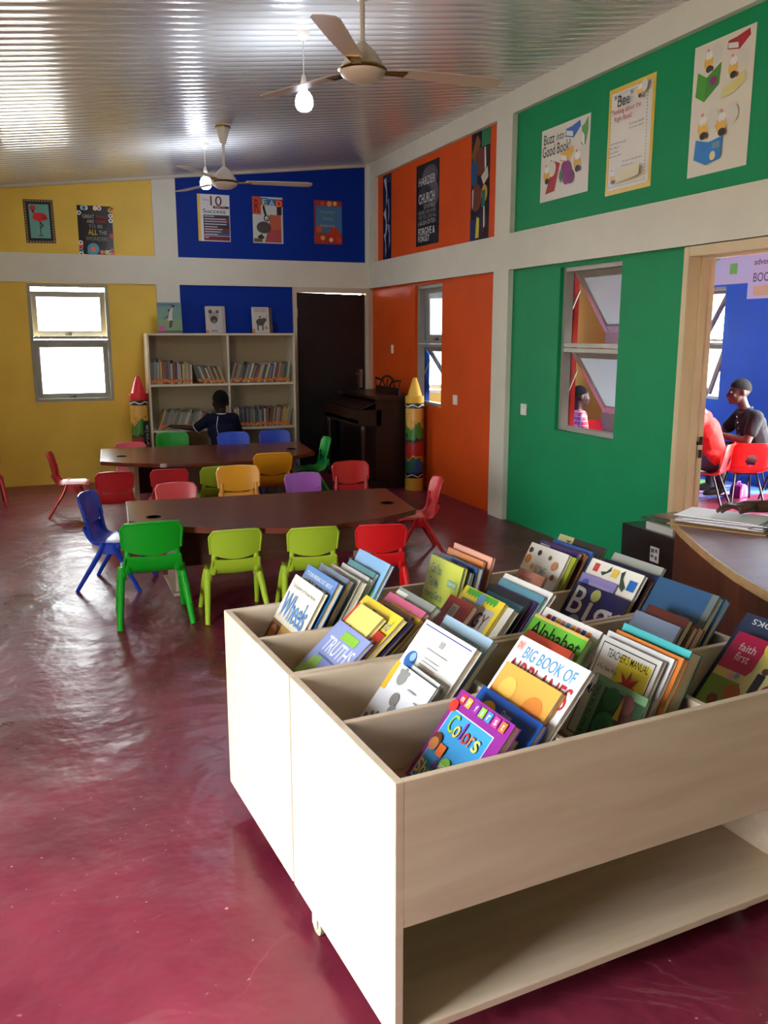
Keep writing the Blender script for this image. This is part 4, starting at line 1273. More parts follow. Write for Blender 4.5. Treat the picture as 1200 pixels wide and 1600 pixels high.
def fan(label, x, y, angs):
    zc = cz(x)
    o = thing('ceiling_fan', label, 'ceiling fan', (x, y, zc))
    MB().lathe([(.012, -.15), (.022, -.145), (.055, -.03), (.058, 0)], 20).build('canopy', FANW, o, smooth=40)
    MB().lathe([(.060, -.032), (.062, -.024), (.060, -.016)], 20, cap=False).build('canopy_ring', GOLD, o, smooth=40)
    MB().lathe([(.011, -.36), (.011, -.12)], 12).build('down_rod', FANW, o, smooth=40)
    MB().lathe([(.095, -.425), (.092, -.405), (.062, -.36), (.02, -.32), (.013, -.315)], 24).build('upper_housing', FANW, o, smooth=40)
    MB().lathe([(.105, -.44), (.112, -.432), (.105, -.424)], 24, cap=False).build('gold_ring', GOLD, o, smooth=40)
    MB().lathe([(.012, -.485), (.06, -.478), (.095, -.456), (.104, -.438), (.100, -.42)], 24).build('motor_bowl', FANW, o, smooth=40)
    for a in angs:
        a = math.radians(a)
        br = MB()
        br.hexa([(.09, -.018, -.437), (.21, -.03, -.432), (.21, .03, -.436), (.09, .018, -.437)], [(.09, -.018, -.431), (.21, -.03, -.426), (.21, .03, -.430), (.09, .018, -.431)])
        bk = br.build('blade_bracket', GOLD, o, rot=(0, 0, a))
        n = 10
        pl = [(.17, -.042), (.45, -.058), (.66, -.062), (.69, -.045), (.70, 0), (.69, .045), (.66, .058), (.45, .052), (.17, .042)]
        bl = MB().prism(pl, -.0045, 0)
        bl.v = [(vx, vy, -.424 + vz + vy * -.12) for vx, vy, vz in bl.v]
        bl.build('blade', FANW, o, bevel=.0015, rot=(0, 0, a))
    return o


fan('white ceiling fan overhead, the nearer of the two', 1.455, 4.02, (0, 115, 238))
fan('white ceiling fan in front of the blue wall', 1.46, 7.25, (-8, 113, 233))


def bulb(label, x, y, drop):
    zc = cz(x)
    o = thing('hanging_bulb', label, 'light bulb', (x, y, zc))
    MB().lathe([(.014, -.048), (.034, -.02), (.04, 0)], 16).build('ceiling_rose', FANW, o, smooth=40)
    MB().lathe([(.0035, -drop + .13), (.0035, -.04)], 8).build('cord', mat('#d8d4cc', .5), o)
    MB().lathe([(.019, -drop + .055), (.020, -drop + .09), (.013, -drop + .125), (.006, -drop + .14)], 14).build('holder', FANW, o, smooth=40)
    g = [(.016, .06)]
    for k in range(1, 10):
        a = PI * k / 10
        g.append((.045 * math.sin(a) if k > 2 else .018 + .012 * k, .05 * math.cos(a)))
    g = [(.018, .056), (.030, .048), (.042, .030), (.048, .006), (.047, -.016), (.038, -.036), (.020, -.047), (.004, -.050)]
    MB().lathe([(r, z - drop) for r, z in reversed(g)], 18).build('glowing_globe', mat('#ffffff', .3, emit=('#dfe8ff', 150.0)), o, smooth=60)
    return o


bulb('lit bulb on a short cord, beside the nearer fan', 1.448, 4.94, .36)
bulb('lit bulb on a short cord, beside the farther fan', 1.446, 7.99, .33)


# ================================================================== POSTERS
def poster(label, wall, a0, a1, z0, z1, hx, ops, gloss=.3, tilt=0):
    """flat printed sheet stuck to the wall; a0..a1 left to right as seen"""
    wd, h = abs(a1 - a0), z1 - z0
    o = thing('poster', label, 'poster')
    MB().box(0, wd, 0, h, -.001, 0).build('sheet', mat(hx, gloss, .4), o)
    artwork(o, wd, h, ops, .0003, gloss)
    if wall == 'back':
        o.matrix_world = Matrix.Translation((a0, D + .0175, z0)) @ Matrix.Rotation(PI / 2, 4, 'X') @ Matrix.Rotation(math.radians(tilt), 4, 'Z')
    elif wall == 'right':
        o.matrix_world = Matrix.Translation((W + PR - .0025, a0 * 1.006, 1.55 + (z0 - 1.55) * 1.006)) @ Matrix.Rotation(-PI / 2, 4, 'Z') @ Matrix.Rotation(PI / 2, 4, 'X') @ Matrix.Rotation(math.radians(tilt), 4, 'Z')
    elif wall == 'blue':
        o.matrix_world = Matrix.Translation((X2 - .0025, a0, z0)) @ Matrix.Rotation(-PI / 2, 4, 'Z') @ Matrix.Rotation(PI / 2, 4, 'X')
    return o


def bee(x, y, s, asp):
    """a plain cartoon bee: striped body, big eyes, wing outline"""
    sy = s * asp
    return [C_(x + s * .9, y + sy * .5, (s * .75, sy * .75), '#dcd7c8'), C_(x, y, (s * .55, sy * .62), '#e0b04c'), C_(x - s * .12, y + sy * .5, (s * .24, sy * .32), '#f4f1e8'), C_(x + s * .22, y + sy * .52, (s * .22, sy * .32), '#f4f1e8'),
            C_(x + s * .1, y - sy * .55, (s * .38, sy * .28), '#2a2018'), C_(x + s * .5, y - sy * .6, (s * .16, sy * .2), '#5a3a28'), C_(x - s * .1, y + sy * .95, (s * .14, sy * .12), '#d88a90')]


def tome(x0, y0, w_, h_, hx, pg='#efeade'):
    return [('p', [(x0, y0 + h_ * .25), (x0 + w_ * .55, y0), (x0 + w_, y0 + h_ * .6), (x0 + w_ * .95, y0 + h_), (x0 + w_ * .4, y0 + h_ * .8), (x0 + w_ * .02, y0 + h_ * .75)], hx),
            ('p', [(x0 + w_ * .03, y0 + h_ * .3), (x0 + w_ * .5, y0 + h_ * .1), (x0 + w_ * .48, y0 + h_ * .45), (x0 + w_ * .04, y0 + h_ * .62)], pg)]


poster('framed style print of a red flamingo on teal, on the yellow wall', 'back', -.04, .235, 2.42, 2.83, '#3c2c22', [
    R_(.02, .015, .98, .985, '#5a4632'), R_(.09, .06, .91, .94, '#2c1c18')] + [C_(.05 + .1 * k, .03, .022, '#c0a880') for k in range(10)] + [C_(.05 + .1 * k, .97, .022, '#c0a880') for k in range(10)] + [C_(.05, .06 + .06 * k, .022, '#b89c70') for k in range(15)] + [C_(.95, .06 + .06 * k, .022, '#b89c70') for k in range(15)] + [
    R_(.17, .11, .84, .89, '#6ba79a'), C_(.30, .80, (.10, .065), '#c81c28'), ('p', [(.22, .78), (.3, .72), (.34, .62), (.4, .62), (.34, .76)], '#c02030'), C_(.52, .60, (.25, .10), '#d01a20'), ('p', [(.6, .66), (.82, .54), (.6, .56)], '#8a1c28'), R_(.27, .70, .33, .76, '#2a2a2c'), R_(.50, .18, .53, .52, '#4a3438'), ('p', [(.53, .5), (.64, .40), (.5, .32), (.5, .35), (.58, .40), (.5, .48)], '#4a3438'), R_(.42, .16, .6, .18, '#4a3438')], .5, 1)
flow = []
rnd = random.Random(4)
for k in range(26):
    e = k % 4
    t = rnd.random()
    px, py = [(t, .95), (t, .05), (.05, t), (.95, t)][e]
    c = rnd.choice(['#c8d24a', '#d84a3a', '#e8e4da', '#4aa0b8', '#e88a3a', '#e0607a'])
    flow += [C_(px, py, .065, c), C_(px, py, .028, rnd.choice(['#5a3020', '#e8c04a', '#3a2a2a']))]
poster('dark poster edged with bright flowers, ALL in yellow, on the yellow wall', 'back', .45, .785, 2.33, 2.80, '#2c2420', flow + [
    C_(.4, .11, .17, '#5aa4c0'), C_(.4, .11, .08, '#e07a3a'), T_('GREAT', .14, .74, .48, .81, '#b8b4a8'), T_('THINGS', .52, .74, .86, .81, '#a83a3a'), T_('ARE', .26, .64, .46, .71, '#b8b4a8'), T_('GOING', .5, .64, .82, .71, '#a83a3a'), T_('TO BE', .3, .54, .7, .61, '#98948a'), T_('ALL', .28, .40, .54, .51, '#e0cc4a'), T_('THE', .58, .41, .82, .49, '#a8a49a'), T_('WONDERS', .2, .28, .86, .36, '#8a867c')], .18)
poster('poster reading 10 Steps To Success on the blue wall', 'back', 1.647, 1.985, 2.50, 2.972, '#dcdcda', [
    R_(0, 0, .09, 1, '#dfb73c'), T_('The Top', .16, .85, .36, .90, '#7a4a4e'), T_('10', .40, .76, .76, .97, '#6a1c24'), R_(.48, .705, .98, .755, '#5a1a22'), T_('Steps To', .54, .715, .84, .745, '#e8dcd8'), T_('Success', .16, .60, .86, .69, '#26262c')]
    + [R_(.17, y0, .98, y1, c) for y0, y1, c in ((.50, .565, '#2c3448'), (.45, .50, '#8a2430'), (.39, .45, '#31394a'), (.34, .39, '#3a3a40'), (.28, .34, '#2c2c30'), (.23, .28, '#8a1c24'), (.17, .23, '#3a4658'), (.12, .17, '#2f5a84'), (.02, .11, '#7a1824'))]
    + [R_(.2, y, .2 + ln_, y + .018, '#c8ccd4') for y, ln_ in ((.525, .3), (.468, .66), (.415, .7), (.358, .68), (.30, .4), (.248, .55), (.195, .5), (.14, .4), (.07, .12))], .35)
poster('poster reading READ above a cartoon animal face on the blue wall', 'back', 2.23, 2.562, 2.50, 2.977, '#c8cdc6', [
    R_(.0, .62, .28, 1, '#c84a2a'), T_('R', .07, .66, .22, .94, '#6a1c18'), R_(.28, .82, .52, .98, '#2f6fb0'), T_('E', .33, .83, .48, .95, '#e8d44a'), R_(.52, .82, .76, .96, '#2f6fb0'), T_('A', .55, .81, .73, .93, '#d8dcd8'), R_(.76, .80, 1, .96, '#b8262a'), T_('D', .80, .80, .97, .93, '#e8a83a'),
    R_(.55, .05, .94, .62, '#b85f44'), ('p', [(.38, .02), (.94, .02), (.94, .3), (.5, .3)], '#a8484a'), C_(.36, .34, (.24, .13), '#4a443e'), ('p', [(.32, .78), (.38, .84), (.46, .62), (.4, .58)], '#2a2624'), R_(.80, .62, .96, .80, '#2f2a28'), C_(.46, .54, (.10, .07), '#3a3634'), C_(.46, .54, (.06, .042), '#ecece4'), C_(.47, .53, (.025, .02), '#151515'), ('p', [(.14, .14), (.28, .2), (.38, .12), (.24, .05)], '#2a2826'), R_(.02, .02, .3, .1, '#6a5a40')], .35)
poster('small blue poster with red flowers, dim, nearest the corner', 'back', 2.915, 3.235, 2.515, 2.974, '#3f74a0', [
    R_(0, .88, 1, 1, '#a82c22'), C_(.55, .93, .09, '#d8a03a'), C_(.75, .94, .07, '#e0c060'), C_(.3, .93, .07, '#c8542a'), R_(0, 0, 1, .26, '#a83424'), C_(.15, .34, .11, '#c85a2a'), C_(.72, .25, .2, '#b83a26'), C_(.3, .14, .08, '#d8b05a'), C_(.6, .1, .07, '#cfcab0'), C_(.88, .1, .09, '#c84a2a'), R_(0, .26, .06, .88, '#8a3a30'),
    T_('Never', .2, .70, .76, .78, '#8a9c6a'), T_('stop', .3, .53, .68, .62, '#8a9c6a'), T_('dreaming', .2, .38, .74, .46, '#c8a84a')], .4)
poster('narrow dark photo poster of shoes, at the left of the orange wall', 'right', 9.24, 9.00, 2.33, 3.20, '#1c1c2c', [
    ('p', [(.1, .95), (.4, .97), (.55, .75), (.35, .62), (.4, .8)], '#b8b8cc'), ('p', [(.5, .7), (.75, .72), (.8, .5), (.62, .42), (.68, .6)], '#8a8aa4'), ('p', [(.08, .55), (.38, .62), (.5, .36), (.3, .24), (.36, .46)], '#c4c4d8'), ('p', [(.5, .42), (.85, .4), (.9, .2), (.7, .12), (.74, .3)], '#9494b0'), ('p', [(.1, .3), (.3, .32), (.45, .1), (.3, .02), (.3, .2)], '#b0b0c4'), R_(.5, .9, 1, 1, '#3c4a4a')], .25)
poster('black chalk style poster ending with the words FORGIVE and FORGET', 'right', 8.33, 7.79, 2.385, 3.145, '#1d1b1c', [
    C_(.6, .82, (.34, .14), '#56565a'), C_(.75, .6, (.24, .16), '#5e5e60'), C_(.4, .62, (.28, .12), '#3c3c40'), T_('HARDER', .12, .74, .84, .84, '#c8c8c4'), T_('CHURCH', .12, .52, .82, .64, '#cfcfca'), T_('GIVE ALL', .35, .45, .85, .50, '#9a9a96'), T_('NEVER LOSE HOPE', .12, .385, .88, .43, '#8e8e8a'), T_('TRY TO LOVE ALL', .12, .325, .9, .37, '#8e8e8a'), T_('LAUGH OFTEN', .12, .255, .86, .31, '#a4a49e'), T_('FORGIVE &', .12, .13, .84, .22, '#dededa'), T_('FORGET', .12, .05, .62, .12, '#dededa')], .4)
poster('narrow colourful photo poster of feet, at the right of the orange wall', 'right', 7.135, 6.795, 2.33, 3.21, '#241c1c', [
    R_(.55, .85, 1, 1, '#2f7a52'), ('p', [(.0, .8), (.3, .98), (.5, .9), (.2, .7)], '#7a4a24'), C_(.5, .72, (.28, .13), '#6a3420'), ('p', [(.7, .84), (.78, .84), (.82, .66), (.74, .62)], '#d8d0c8'), R_(0, .52, .35, .74, '#24507a'), C_(.3, .40, (.3, .13), '#74402a'), ('p', [(.55, .58), (.9, .66), (.95, .56), (.7, .5)], '#c8bca8'), C_(.75, .42, (.16, .08), '#c8963a'), ('p', [(.1, .48), (.16, .48), (.14, .32), (.1, .3)], '#e0d8d0'), R_(0, 0, .4, .2, '#22345c'), C_(.7, .18, (.22, .13), '#3a2c24'), ('p', [(.3, .02), (.5, .02), (.5, .2), (.36, .22)], '#c8b83a'), ('p', [(.72, .3), (.78, .3), (.8, .12), (.74, .1)], '#d8d8dc'), R_(.62, .3, .8, .45, '#2f6a4a')], .25)
asp = .62 / .51
poster('white poster reading Buzz into a Good Book on the green wall', 'right', 5.985, 5.36, 2.50, 3.005, '#e3ddcc', [
    T_('Buzz', .05, .79, .28, .93, '#1d1a18'), T_('into a', .33, .80, .55, .90, '#1d1a18'), T_('Good Book!', .03, .62, .62, .77, '#1d1a18')]
    + tome(.52, .76, .30, .2, '#2a62b0') + tome(.42, .46, .28, .2, '#dca83a') + tome(.84, .55, .13, .42, '#5a9a48')
    + [('p', [(.12, .1), (.32, .12), (.42, .48), (.22, .56), (.24, .4)], '#a82420')] + bee(.14, .36, .12, asp) + bee(.78, .42, .13, asp)
    + [C_(.58, .32, (.10, .16), '#8a2470'), C_(.52, .40, (.06, .08), '#8a2470'), C_(.66, .25, (.07, .09), '#7a1c62'), ('p', [(.44, .4), (.5, .3), (.46, .2), (.42, .28)], '#3a7a34')], .3)
poster('yellow bordered Bee thinking about the right book poster on the green wall', 'right', 5.158, 4.685, 2.435, 3.09, '#d8b544', [
    R_(.06, .045, .94, .955, '#e8e2d2')] + [R_(.09 + .04 * k, .925, .11 + .04 * k, .930, '#3a2c20') for k in range(21)] + [R_(.09 + .04 * k, .068, .11 + .04 * k, .073, '#3a2c20') for k in range(21)] + [R_(.085, .08 + .03 * k, .095, .095 + .03 * k, '#3a2c20') for k in range(28)] + [R_(.905, .08 + .03 * k, .915, .095 + .03 * k, '#3a2c20') for k in range(28)] + [
    T_('"Bee"', .20, .80, .60, .91, '#1d1a18'), T_('Thinking about the', .13, .725, .78, .785, '#b02440'), T_('Right Book!', .22, .655, .60, .715, '#b02440')]
    + [T_(s_, x0, y0, x1, y0 + .022, '#4a4640') for s_, x0, y0, x1 in (('Is it too hard?', .56, .60, .86), ('Is it too easy?', .56, .56, .86), ('Can I read the words?', .15, .46, .50), ('Do I like it?', .15, .42, .36), ('Is it fun?', .15, .38, .34), ('Is it just right?', .15, .34, .42), ('Yes, then it is the right book!', .44, .27, .86), ('Enjoy it!', .44, .23, .68))]
    + bee(.75, .87, .10, .47 / .655) + bee(.24, .15, .10, .47 / .655) + [('p', [(.34, .09), (.82, .12), (.84, .22), (.36, .20)], '#d8cca4')], .22)
asp = .47 / .70
poster('large white poster of bees reading books on the green wall', 'right', 4.355, 3.888, 2.425, 3.125, '#e4ddca', 
    tome(.56, .86, .36, .12, '#a8242a') + [('p', [(.06, .62), (.22, .56), (.24, .74), (.08, .80)], '#4a9a30'), ('p', [(.22, .56), (.46, .66), (.48, .82), (.24, .74)], '#3f8a2a'), C_(.36, .70, (.06, .035), '#8a2a70')] + bee(.26, .85, .14, asp)
    + bee(.68, .74, .14, asp) + [('p', [(.52, .54), (.72, .56), (.9, .62), (.88, .70), (.70, .64), (.54, .62)], '#d8cc84')]
    + bee(.24, .36, .16, asp) + bee(.56, .35, .16, asp) + [('p', [(.12, .13), (.34, .07), (.58, .10), (.60, .26), (.36, .24), (.14, .28)], '#1f78c0'), C_(.45, .13, (.05, .035), '#e8dca0'), R_(.44, .18, .56, .23, '#6a8a9a')], .3)
poster('white strip of class work along the blue wall of the next room', 'blue', 8.6, 7.25, 2.05, 2.385, '#e2f0f2', [C_(.62, .82, .03, '#b89ac8'), C_(.66, .88, .03, '#6cc090'), C_(.69, .92, .028, '#5ab4d8'), C_(.60, .72, .025, '#d8a8c8'), R_(.80, .30, .88, .62, '#7ad060')], .5)
poster('white sheet reading adventure and BOOK in the next room', 'blue', 7.25, 6.55, 1.89, 2.38, '#e4f0ee', [T_('adventure', .10, .68, .60, .80, '#3a3a40'), T_('BOOK', .10, .34, .52, .52, '#55555a'), R_(.12, .06, .6, .26, '#e4d490')], .5)


# ================================================================== DESK, CABINET, PAPERS
DESKM = wood('#5a301e', '#6e3c26', (10, 10, 1), .35, .45)
outer = [(2.526, 3.03), (2.42, 2.83), (2.321, 2.628), (2.232, 2.435), (2.157, 2.247), (2.115, 2.12), (2.087, 2.02), (2.06, 1.82), (2.06, 1.6), (2.09, 1.38), (2.15, 1.2)]
inner = [(3.0, 2.98), (2.95, 2.80), (2.88, 2.62), (2.82, 2.42), (2.78, 2.24), (2.76, 2.1), (2.75, 2.0), (2.74, 1.82), (2.74, 1.6), (2.75, 1.38), (2.78, 1.2)]
dk = thing('curved_desk', 'brown wooden counter desk with a curved front right of the bins', 'desk', (0, 0, 0))
MB().prism(outer + inner[::-1], .722, .75).build('desk_top', wood('#6a3d2c', '#7c4a38', (1, 10, 10), .38, .4), dk, bevel=.002)
eb = MB()
eb.slab([[(x - .006, y + .002, .720) for x, y in outer], [(x - .006, y + .002, .751) for x, y in outer]], (.010, .0, 0))
eb.build('edge_band', mat('#b08a5c', .5, noise=(20, .15)), dk)
eb = MB()
ins = [(x + .02, y) for x, y in outer]
eb.slab([[(x, y, 0) for x, y in ins], [(x, y, .722) for x, y in ins]], (.018, 0, 0))
eb.build('front_panel', DESKM, dk)
MB().hexa([(2.546, 3.0, 0), (2.97, 2.95, 0), (2.965, 2.93, 0), (2.54, 2.98, 0)], [(2.546, 3.0, .722), (2.97, 2.95, .722), (2.965, 2.93, .722), (2.54, 2.98, .722)]).build('end_panel', DESKM, dk)
MB().box(2.16, 2.78, 1.21, 1.228, 0, .722).build('end_panel', DESKM, dk)

cb = thing('low_cabinet', 'low black cabinet between the curved desk and the green wall', 'cabinet', (0, 0, 0))
BLK = mat('#1b1a1b', .22, .5)
MB().box(2.72, 3.24, 3.10, 3.64, 0, .60).build('body', BLK, cb, bevel=.004)
MB().box(2.76, 3.20, 3.092, 3.10, .04, .56).build('door', BLK, cb)
sk = MB().box(2.7185, 2.72, 3.34, 3.405, .455, .53).build('sticker', mat('#c8c8c4', .5), cb)
ps = MB()
for (y0, y1, z0, z1) in ((3.352, 3.368, .505, .522), (3.352, 3.368, .468, .486), (3.376, 3.398, .500, .52), (3.380, 3.398, .475, .49)):
    ps.box(2.7178, 2.7186, y0, y1, z0, z1)
ps.build('sticker_print', mat('#4a4a4a', .6), cb)


def flat_book(label, loc, rz, wd, ln, t, cov):
    Mx = Matrix.Translation(loc) @ Matrix.Rotation(rz, 4, 'Z')
    b = book('book', label, 'book', wd, ln, t, cov, (), Mx @ Matrix.Translation((0, 0, t)))
    return b


flat_book('thick white paged book lying on the black cabinet', (2.745, 3.28, .6005), .0, .26, .20, .036, '#e6e4de')
flat_book('green backed book lying on top of the white one on the cabinet', (2.775, 3.31, .637), .10, .23, .22, .016, '#3a5a3c')
flat_book('worn tan book on top of the pile on the cabinet', (2.80, 3.31, .6535), -.05, .19, .20, .008, '#8a5a3c')


pp = thing('paper_pile', 'loose pile of white papers under the hand on the curved desk', 'papers', (2.70, 2.87, .7502))
rnd = random.Random(21)
zz = 0.0
for k in range(9):
    t = .0022 if k else .004
    wd, ln = (.30, .40) if k == 0 else (.215 + rnd.uniform(0, .06), .305 + rnd.uniform(0, .05))
    curl = rnd.uniform(.0, .03) if k > 5 else 0
    rows = []
    for j in range(7):
        rows.append([((i_ / 6 - .5) * wd, (j / 6 - .5) * ln, curl * max(0, .3 - i_ / 6) ** 2) for i_ in range(7)])
    hx = '#a8875a' if k == 0 else rnd.choice(['#f0eaee', '#e9e3e8', '#e2dcde', '#f3eff2'])
    MB().slab(rows, (0, 0, -t)).build('folder' if k == 0 else 'sheet', mat(hx, .7, .2), pp, (rnd.uniform(-.03, .03), rnd.uniform(-.03, .03), zz + t), smooth=30, rot=(0, 0, .52 + rnd.uniform(-.22, .22)))
    zz += t + .0012


# ================================================================== NEXT ROOM FURNITURE
def shell_chair(label, x, y, facing, s=1.0):
    o = thing('shell_chair', label, 'chair', (x, y, 0), -math.radians(facing), 'red moulded chairs in the next room')
    o.scale = (s, s, s)
    RM = mat('#c81e18', .32, .5)
    prof = [(.17, .275), (.15, .29), (.05, .285), (-.08, .283), (-.13, .30), (-.155, .35), (-.175, .44), (-.195, .54), (-.20, .57)]
    rows = []
    for j in range(len(prof) - 1):
        for k in range(6):
            t = k / 6
            rows.append((prof[j][0] * (1 - t) + prof[j + 1][0] * t, prof[j][1] * (1 - t) + prof[j + 1][1] * t))
    rows.append(prof[-1])
    n = 36
    g = []
    for (y_, z_) in rows:
        r = []
        for i in range(n + 1):
            q = i / n * 2 - 1
            hw = .175 if z_ < .5 else .175 - .03 * ((z_ - .5) / .07) ** 2
            lift = .02 * q ** 4
            r.append(Vector((hw * q, y_ + (lift if z_ > .32 else 0), z_ + (lift if z_ <= .32 else 0))))
        g.append(r)
    m = MB(); N = n + 1
    vs = [p for r in g for p in r]
    back = [p + Vector((0, -.008 if p.z > .32 else 0, -.008 if p.z <= .32 else 0)) for p in vs]
    L0 = len(vs); fs = []
    hole = lambda p: ((p.x / .055) ** 2 + ((p.z - .405) / .05) ** 2 < 1) and p.z > .33
    keep = {}
    for i in range(len(g) - 1):
        for j in range(n):
            q = (i * N + j, i * N + j + 1, (i + 1) * N + j + 1, (i + 1) * N + j)
            c = sum((vs[k] for k in q), Vector()) / 4
            if hole(c): continue
            keep[(i, j)] = 1
            fs.append(q); fs.append(tuple(L0 + k for k in reversed(q)))
    edges = {}
    for (i, j) in keep:
        q = (i * N + j, i * N + j + 1, (i + 1) * N + j + 1, (i + 1) * N + j)
        for k in range(4):
            e = (q[k], q[(k + 1) % 4]); edges[tuple(sorted(e))] = edges.get(tuple(sorted(e)), 0) + 1
    for (a, b), c in edges.items():
        if c == 1: fs.append((a, b, L0 + b, L0 + a))
    m.add(vs + back, fs)
    m.build('shell', RM, o, smooth=50)
    SM_ = mat('#3a3634', .3, .5, metal=.8)
    for sx in (-1, 1):
        MB().tube([(sx * .10, .09, .275), (sx * .15, .17, 0)], .010, 8).build('leg', SM_, o, smooth=50)
        MB().tube([(sx * .10, -.07, .275), (sx * .15, -.17, 0)], .010, 8).build('leg', SM_, o, smooth=50)
    MB().tube([(-.11, .09, .27), (.11, .09, .27)], .009, 8).tube([(-.11, -.07, .27), (.11, -.07, .27)], .009, 8).build('seat_frame', SM_, o)
    return o


shell_chair('red moulded chair carrying the person in the red shirt', 5.675, 6.36, 325)
shell_chair('empty red moulded chair with its back to us in the doorway', 6.05, 6.325, 22)
shell_chair('red moulded chair cut by the right edge of the photo', 6.37, 6.13, 18)
shell_chair('red moulded chair under the man in the black shirt', 6.47, 6.58, 292)
shell_chair('red moulded chair seen through the green wall window', 5.72, 8.40, 215)
shell_chair('red moulded chair under the child in the checked shirt', 5.07, 7.70, 100)

rg = thing('play_rug', 'blue and green play rug on the floor of the next room', 'rug', (5.3, 6.56, 0))
MB().box(0, 1.45, 0, 1.9, 0, .008).build('rug_base', mat('#3a6ac0', .9, noise=(6, .3)), rg)
rp = MB(); pm = []
rnd = random.Random(9)
for k in range(34):
    c = rnd.choice(['#7ac86a', '#7ac86a', '#5ab4d0', '#c8a0c0', '#e8e0c8', '#3a8ac8', '#a86a4a'])
    m_ = mat(c, .9)
    if m_ not in pm: pm.append(m_)
    rp.cur = pm.index(m_)
    x, y = rnd.uniform(.05, 1.1), rnd.uniform(.03, 1.6)
    rp.box(x, x + rnd.uniform(.1, .3), y, y + rnd.uniform(.05, .22), .008, .0085 + .0001 * k)
rp.cur = 0
rp.box(.05, 1.0, .02, .16, .0125, .013)
rp.build('rug_picture', pm, rg)
tb = thing('toy_case', 'small pink and purple toy case on the next room floor', 'toy', (6.18, 6.50, 0), .3)
cs = MB(); pl = [(-.07, 0), (.07, 0), (.07, .08), (.05, .115), (.02, .13), (-.02, .13), (-.05, .115), (-.07, .08)]
cs.prism(pl, -.05, .05)
cs.v = [(x, z, y) for x, y, z in cs.v]
cs.build('case_body', mat('#7a2a90', .4), tb, bevel=.006)
c2 = MB().prism([(x * .95, y * .96 + .002) for x, y in pl], .05, .062)
c2.v = [(x, -z, y) for x, y, z in c2.v]
c2.build('case_front', mat('#e05ab0', .4), tb, bevel=.004)
MB().box(-.05, -.035, -.068, -.06, .03, .09).build('clasp', mat('#e8e4e8', .4), tb)
MB().tube([(-.03, 0, .128), (-.025, 0, .15), (.025, 0, .15), (.03, 0, .128)], .006, 6).build('handle', mat('#e05ab0', .4), tb)


# ================================================================== PEOPLE
def blob(prims, voxel, sm=4):
    """one continuous skin grown over tapered limbs and ellipsoids"""
    bm = bmesh.new()
    for p in prims:
        b2 = bmesh.new()
        if p[0] == 'c':
            _, a, ra, b, rb = p
            for c, r in ((Vector(a), ra), (Vector(b), rb)):
                bmesh.ops.create_icosphere(b2, subdivisions=2, radius=r, matrix=Matrix.Translation(c))
            res = bmesh.ops.convex_hull(b2, input=b2.verts)
            bmesh.ops.delete(b2, geom=[g for g in res['geom_interior'] if isinstance(g, bmesh.types.BMVert)], context='VERTS')
        else:
            _, c, r = p[:3]
            R = p[3] if len(p) > 3 else Matrix.Identity(4)
            bmesh.ops.create_icosphere(b2, subdivisions=3, radius=1, matrix=Matrix.Translation(c) @ R @ Matrix.Diagonal((*r, 1)))
        me = bpy.data.meshes.new('tmp'); b2.to_mesh(me); b2.free()
        bm.from_mesh(me); bpy.data.meshes.remove(me)
    bmesh.ops.recalc_face_normals(bm, faces=bm.faces)
    me = bpy.data.meshes.new('body'); bm.to_mesh(me); bm.free()
    ob = bpy.data.objects.new('tmp', me); COL.objects.link(ob)
    md = ob.modifiers.new('r', 'REMESH'); md.mode = 'VOXEL'; md.voxel_size = voxel
    s2 = ob.modifiers.new('s', 'SMOOTH'); s2.iterations = sm; s2.factor = .5
    dg = bpy.context.evaluated_depsgraph_get()
    out = bpy.data.meshes.new_from_object(ob.evaluated_get(dg))
    bpy.data.objects.remove(ob); bpy.data.meshes.remove(me)
    out.polygons.foreach_set('use_smooth', [True] * len(out.polygons))
    return out


def head_prims(c, yaw, pitch, s=1.0):
    R = (Matrix.Rotation(yaw, 4, 'Z') @ Matrix.Rotation(pitch, 4, 'X'))
    def P(x, y, z): return Vector(c) + R.to_3x3() @ Vector((x * s, y * s, z * s))
    def E(x, y, z, rx, ry, rz): return ('e', P(x, y, z), (rx * s, ry * s, rz * s), R)
    pr = [E(0, -.012, .03, .074, .094, .088), E(0, .03, -.03, .058, .062, .082), E(0, .03, .01, .064, .066, .07),
          ('c', P(0, .09, .012), .010 * s, P(0, .113, -.028), .015 * s), E(0, .092, -.06, .024, .018, .013), E(0, .075, -.09, .026, .022, .02),
          E(0, .082, .028, .046, .016, .012), E(.040, .07, -.025, .022, .02, .02), E(-.040, .07, -.025, .022, .02, .02),
          E(.075, -.012, -.008, .012, .02, .032), E(-.075, -.012, -.008, .012, .02, .032)]
    return pr, P, R


def hair_cap(P, R, s, parent, hx, fade=True, drop=0):
    rows = []
    n = 22
    for j in range(9):
        r = []
        for i in range(n + 1):
            a = 2 * PI * i / n
            lim = .52 - .10 * math.sin(a) + drop   # lower at the nape, higher at the brow
            ph = lim * PI * j / 8
            x, y, z = math.sin(ph) * math.cos(a), math.sin(ph) * math.sin(a), math.cos(ph)
            r.append(P(x * .0795, -.013 + y * .0985, .031 + z * .0945))
        rows.append(r)
    m = MB(); m.grid(rows)
    return m.build('hair', mat(hx, .85, .2, bump=(240, .6)), parent, smooth=70)


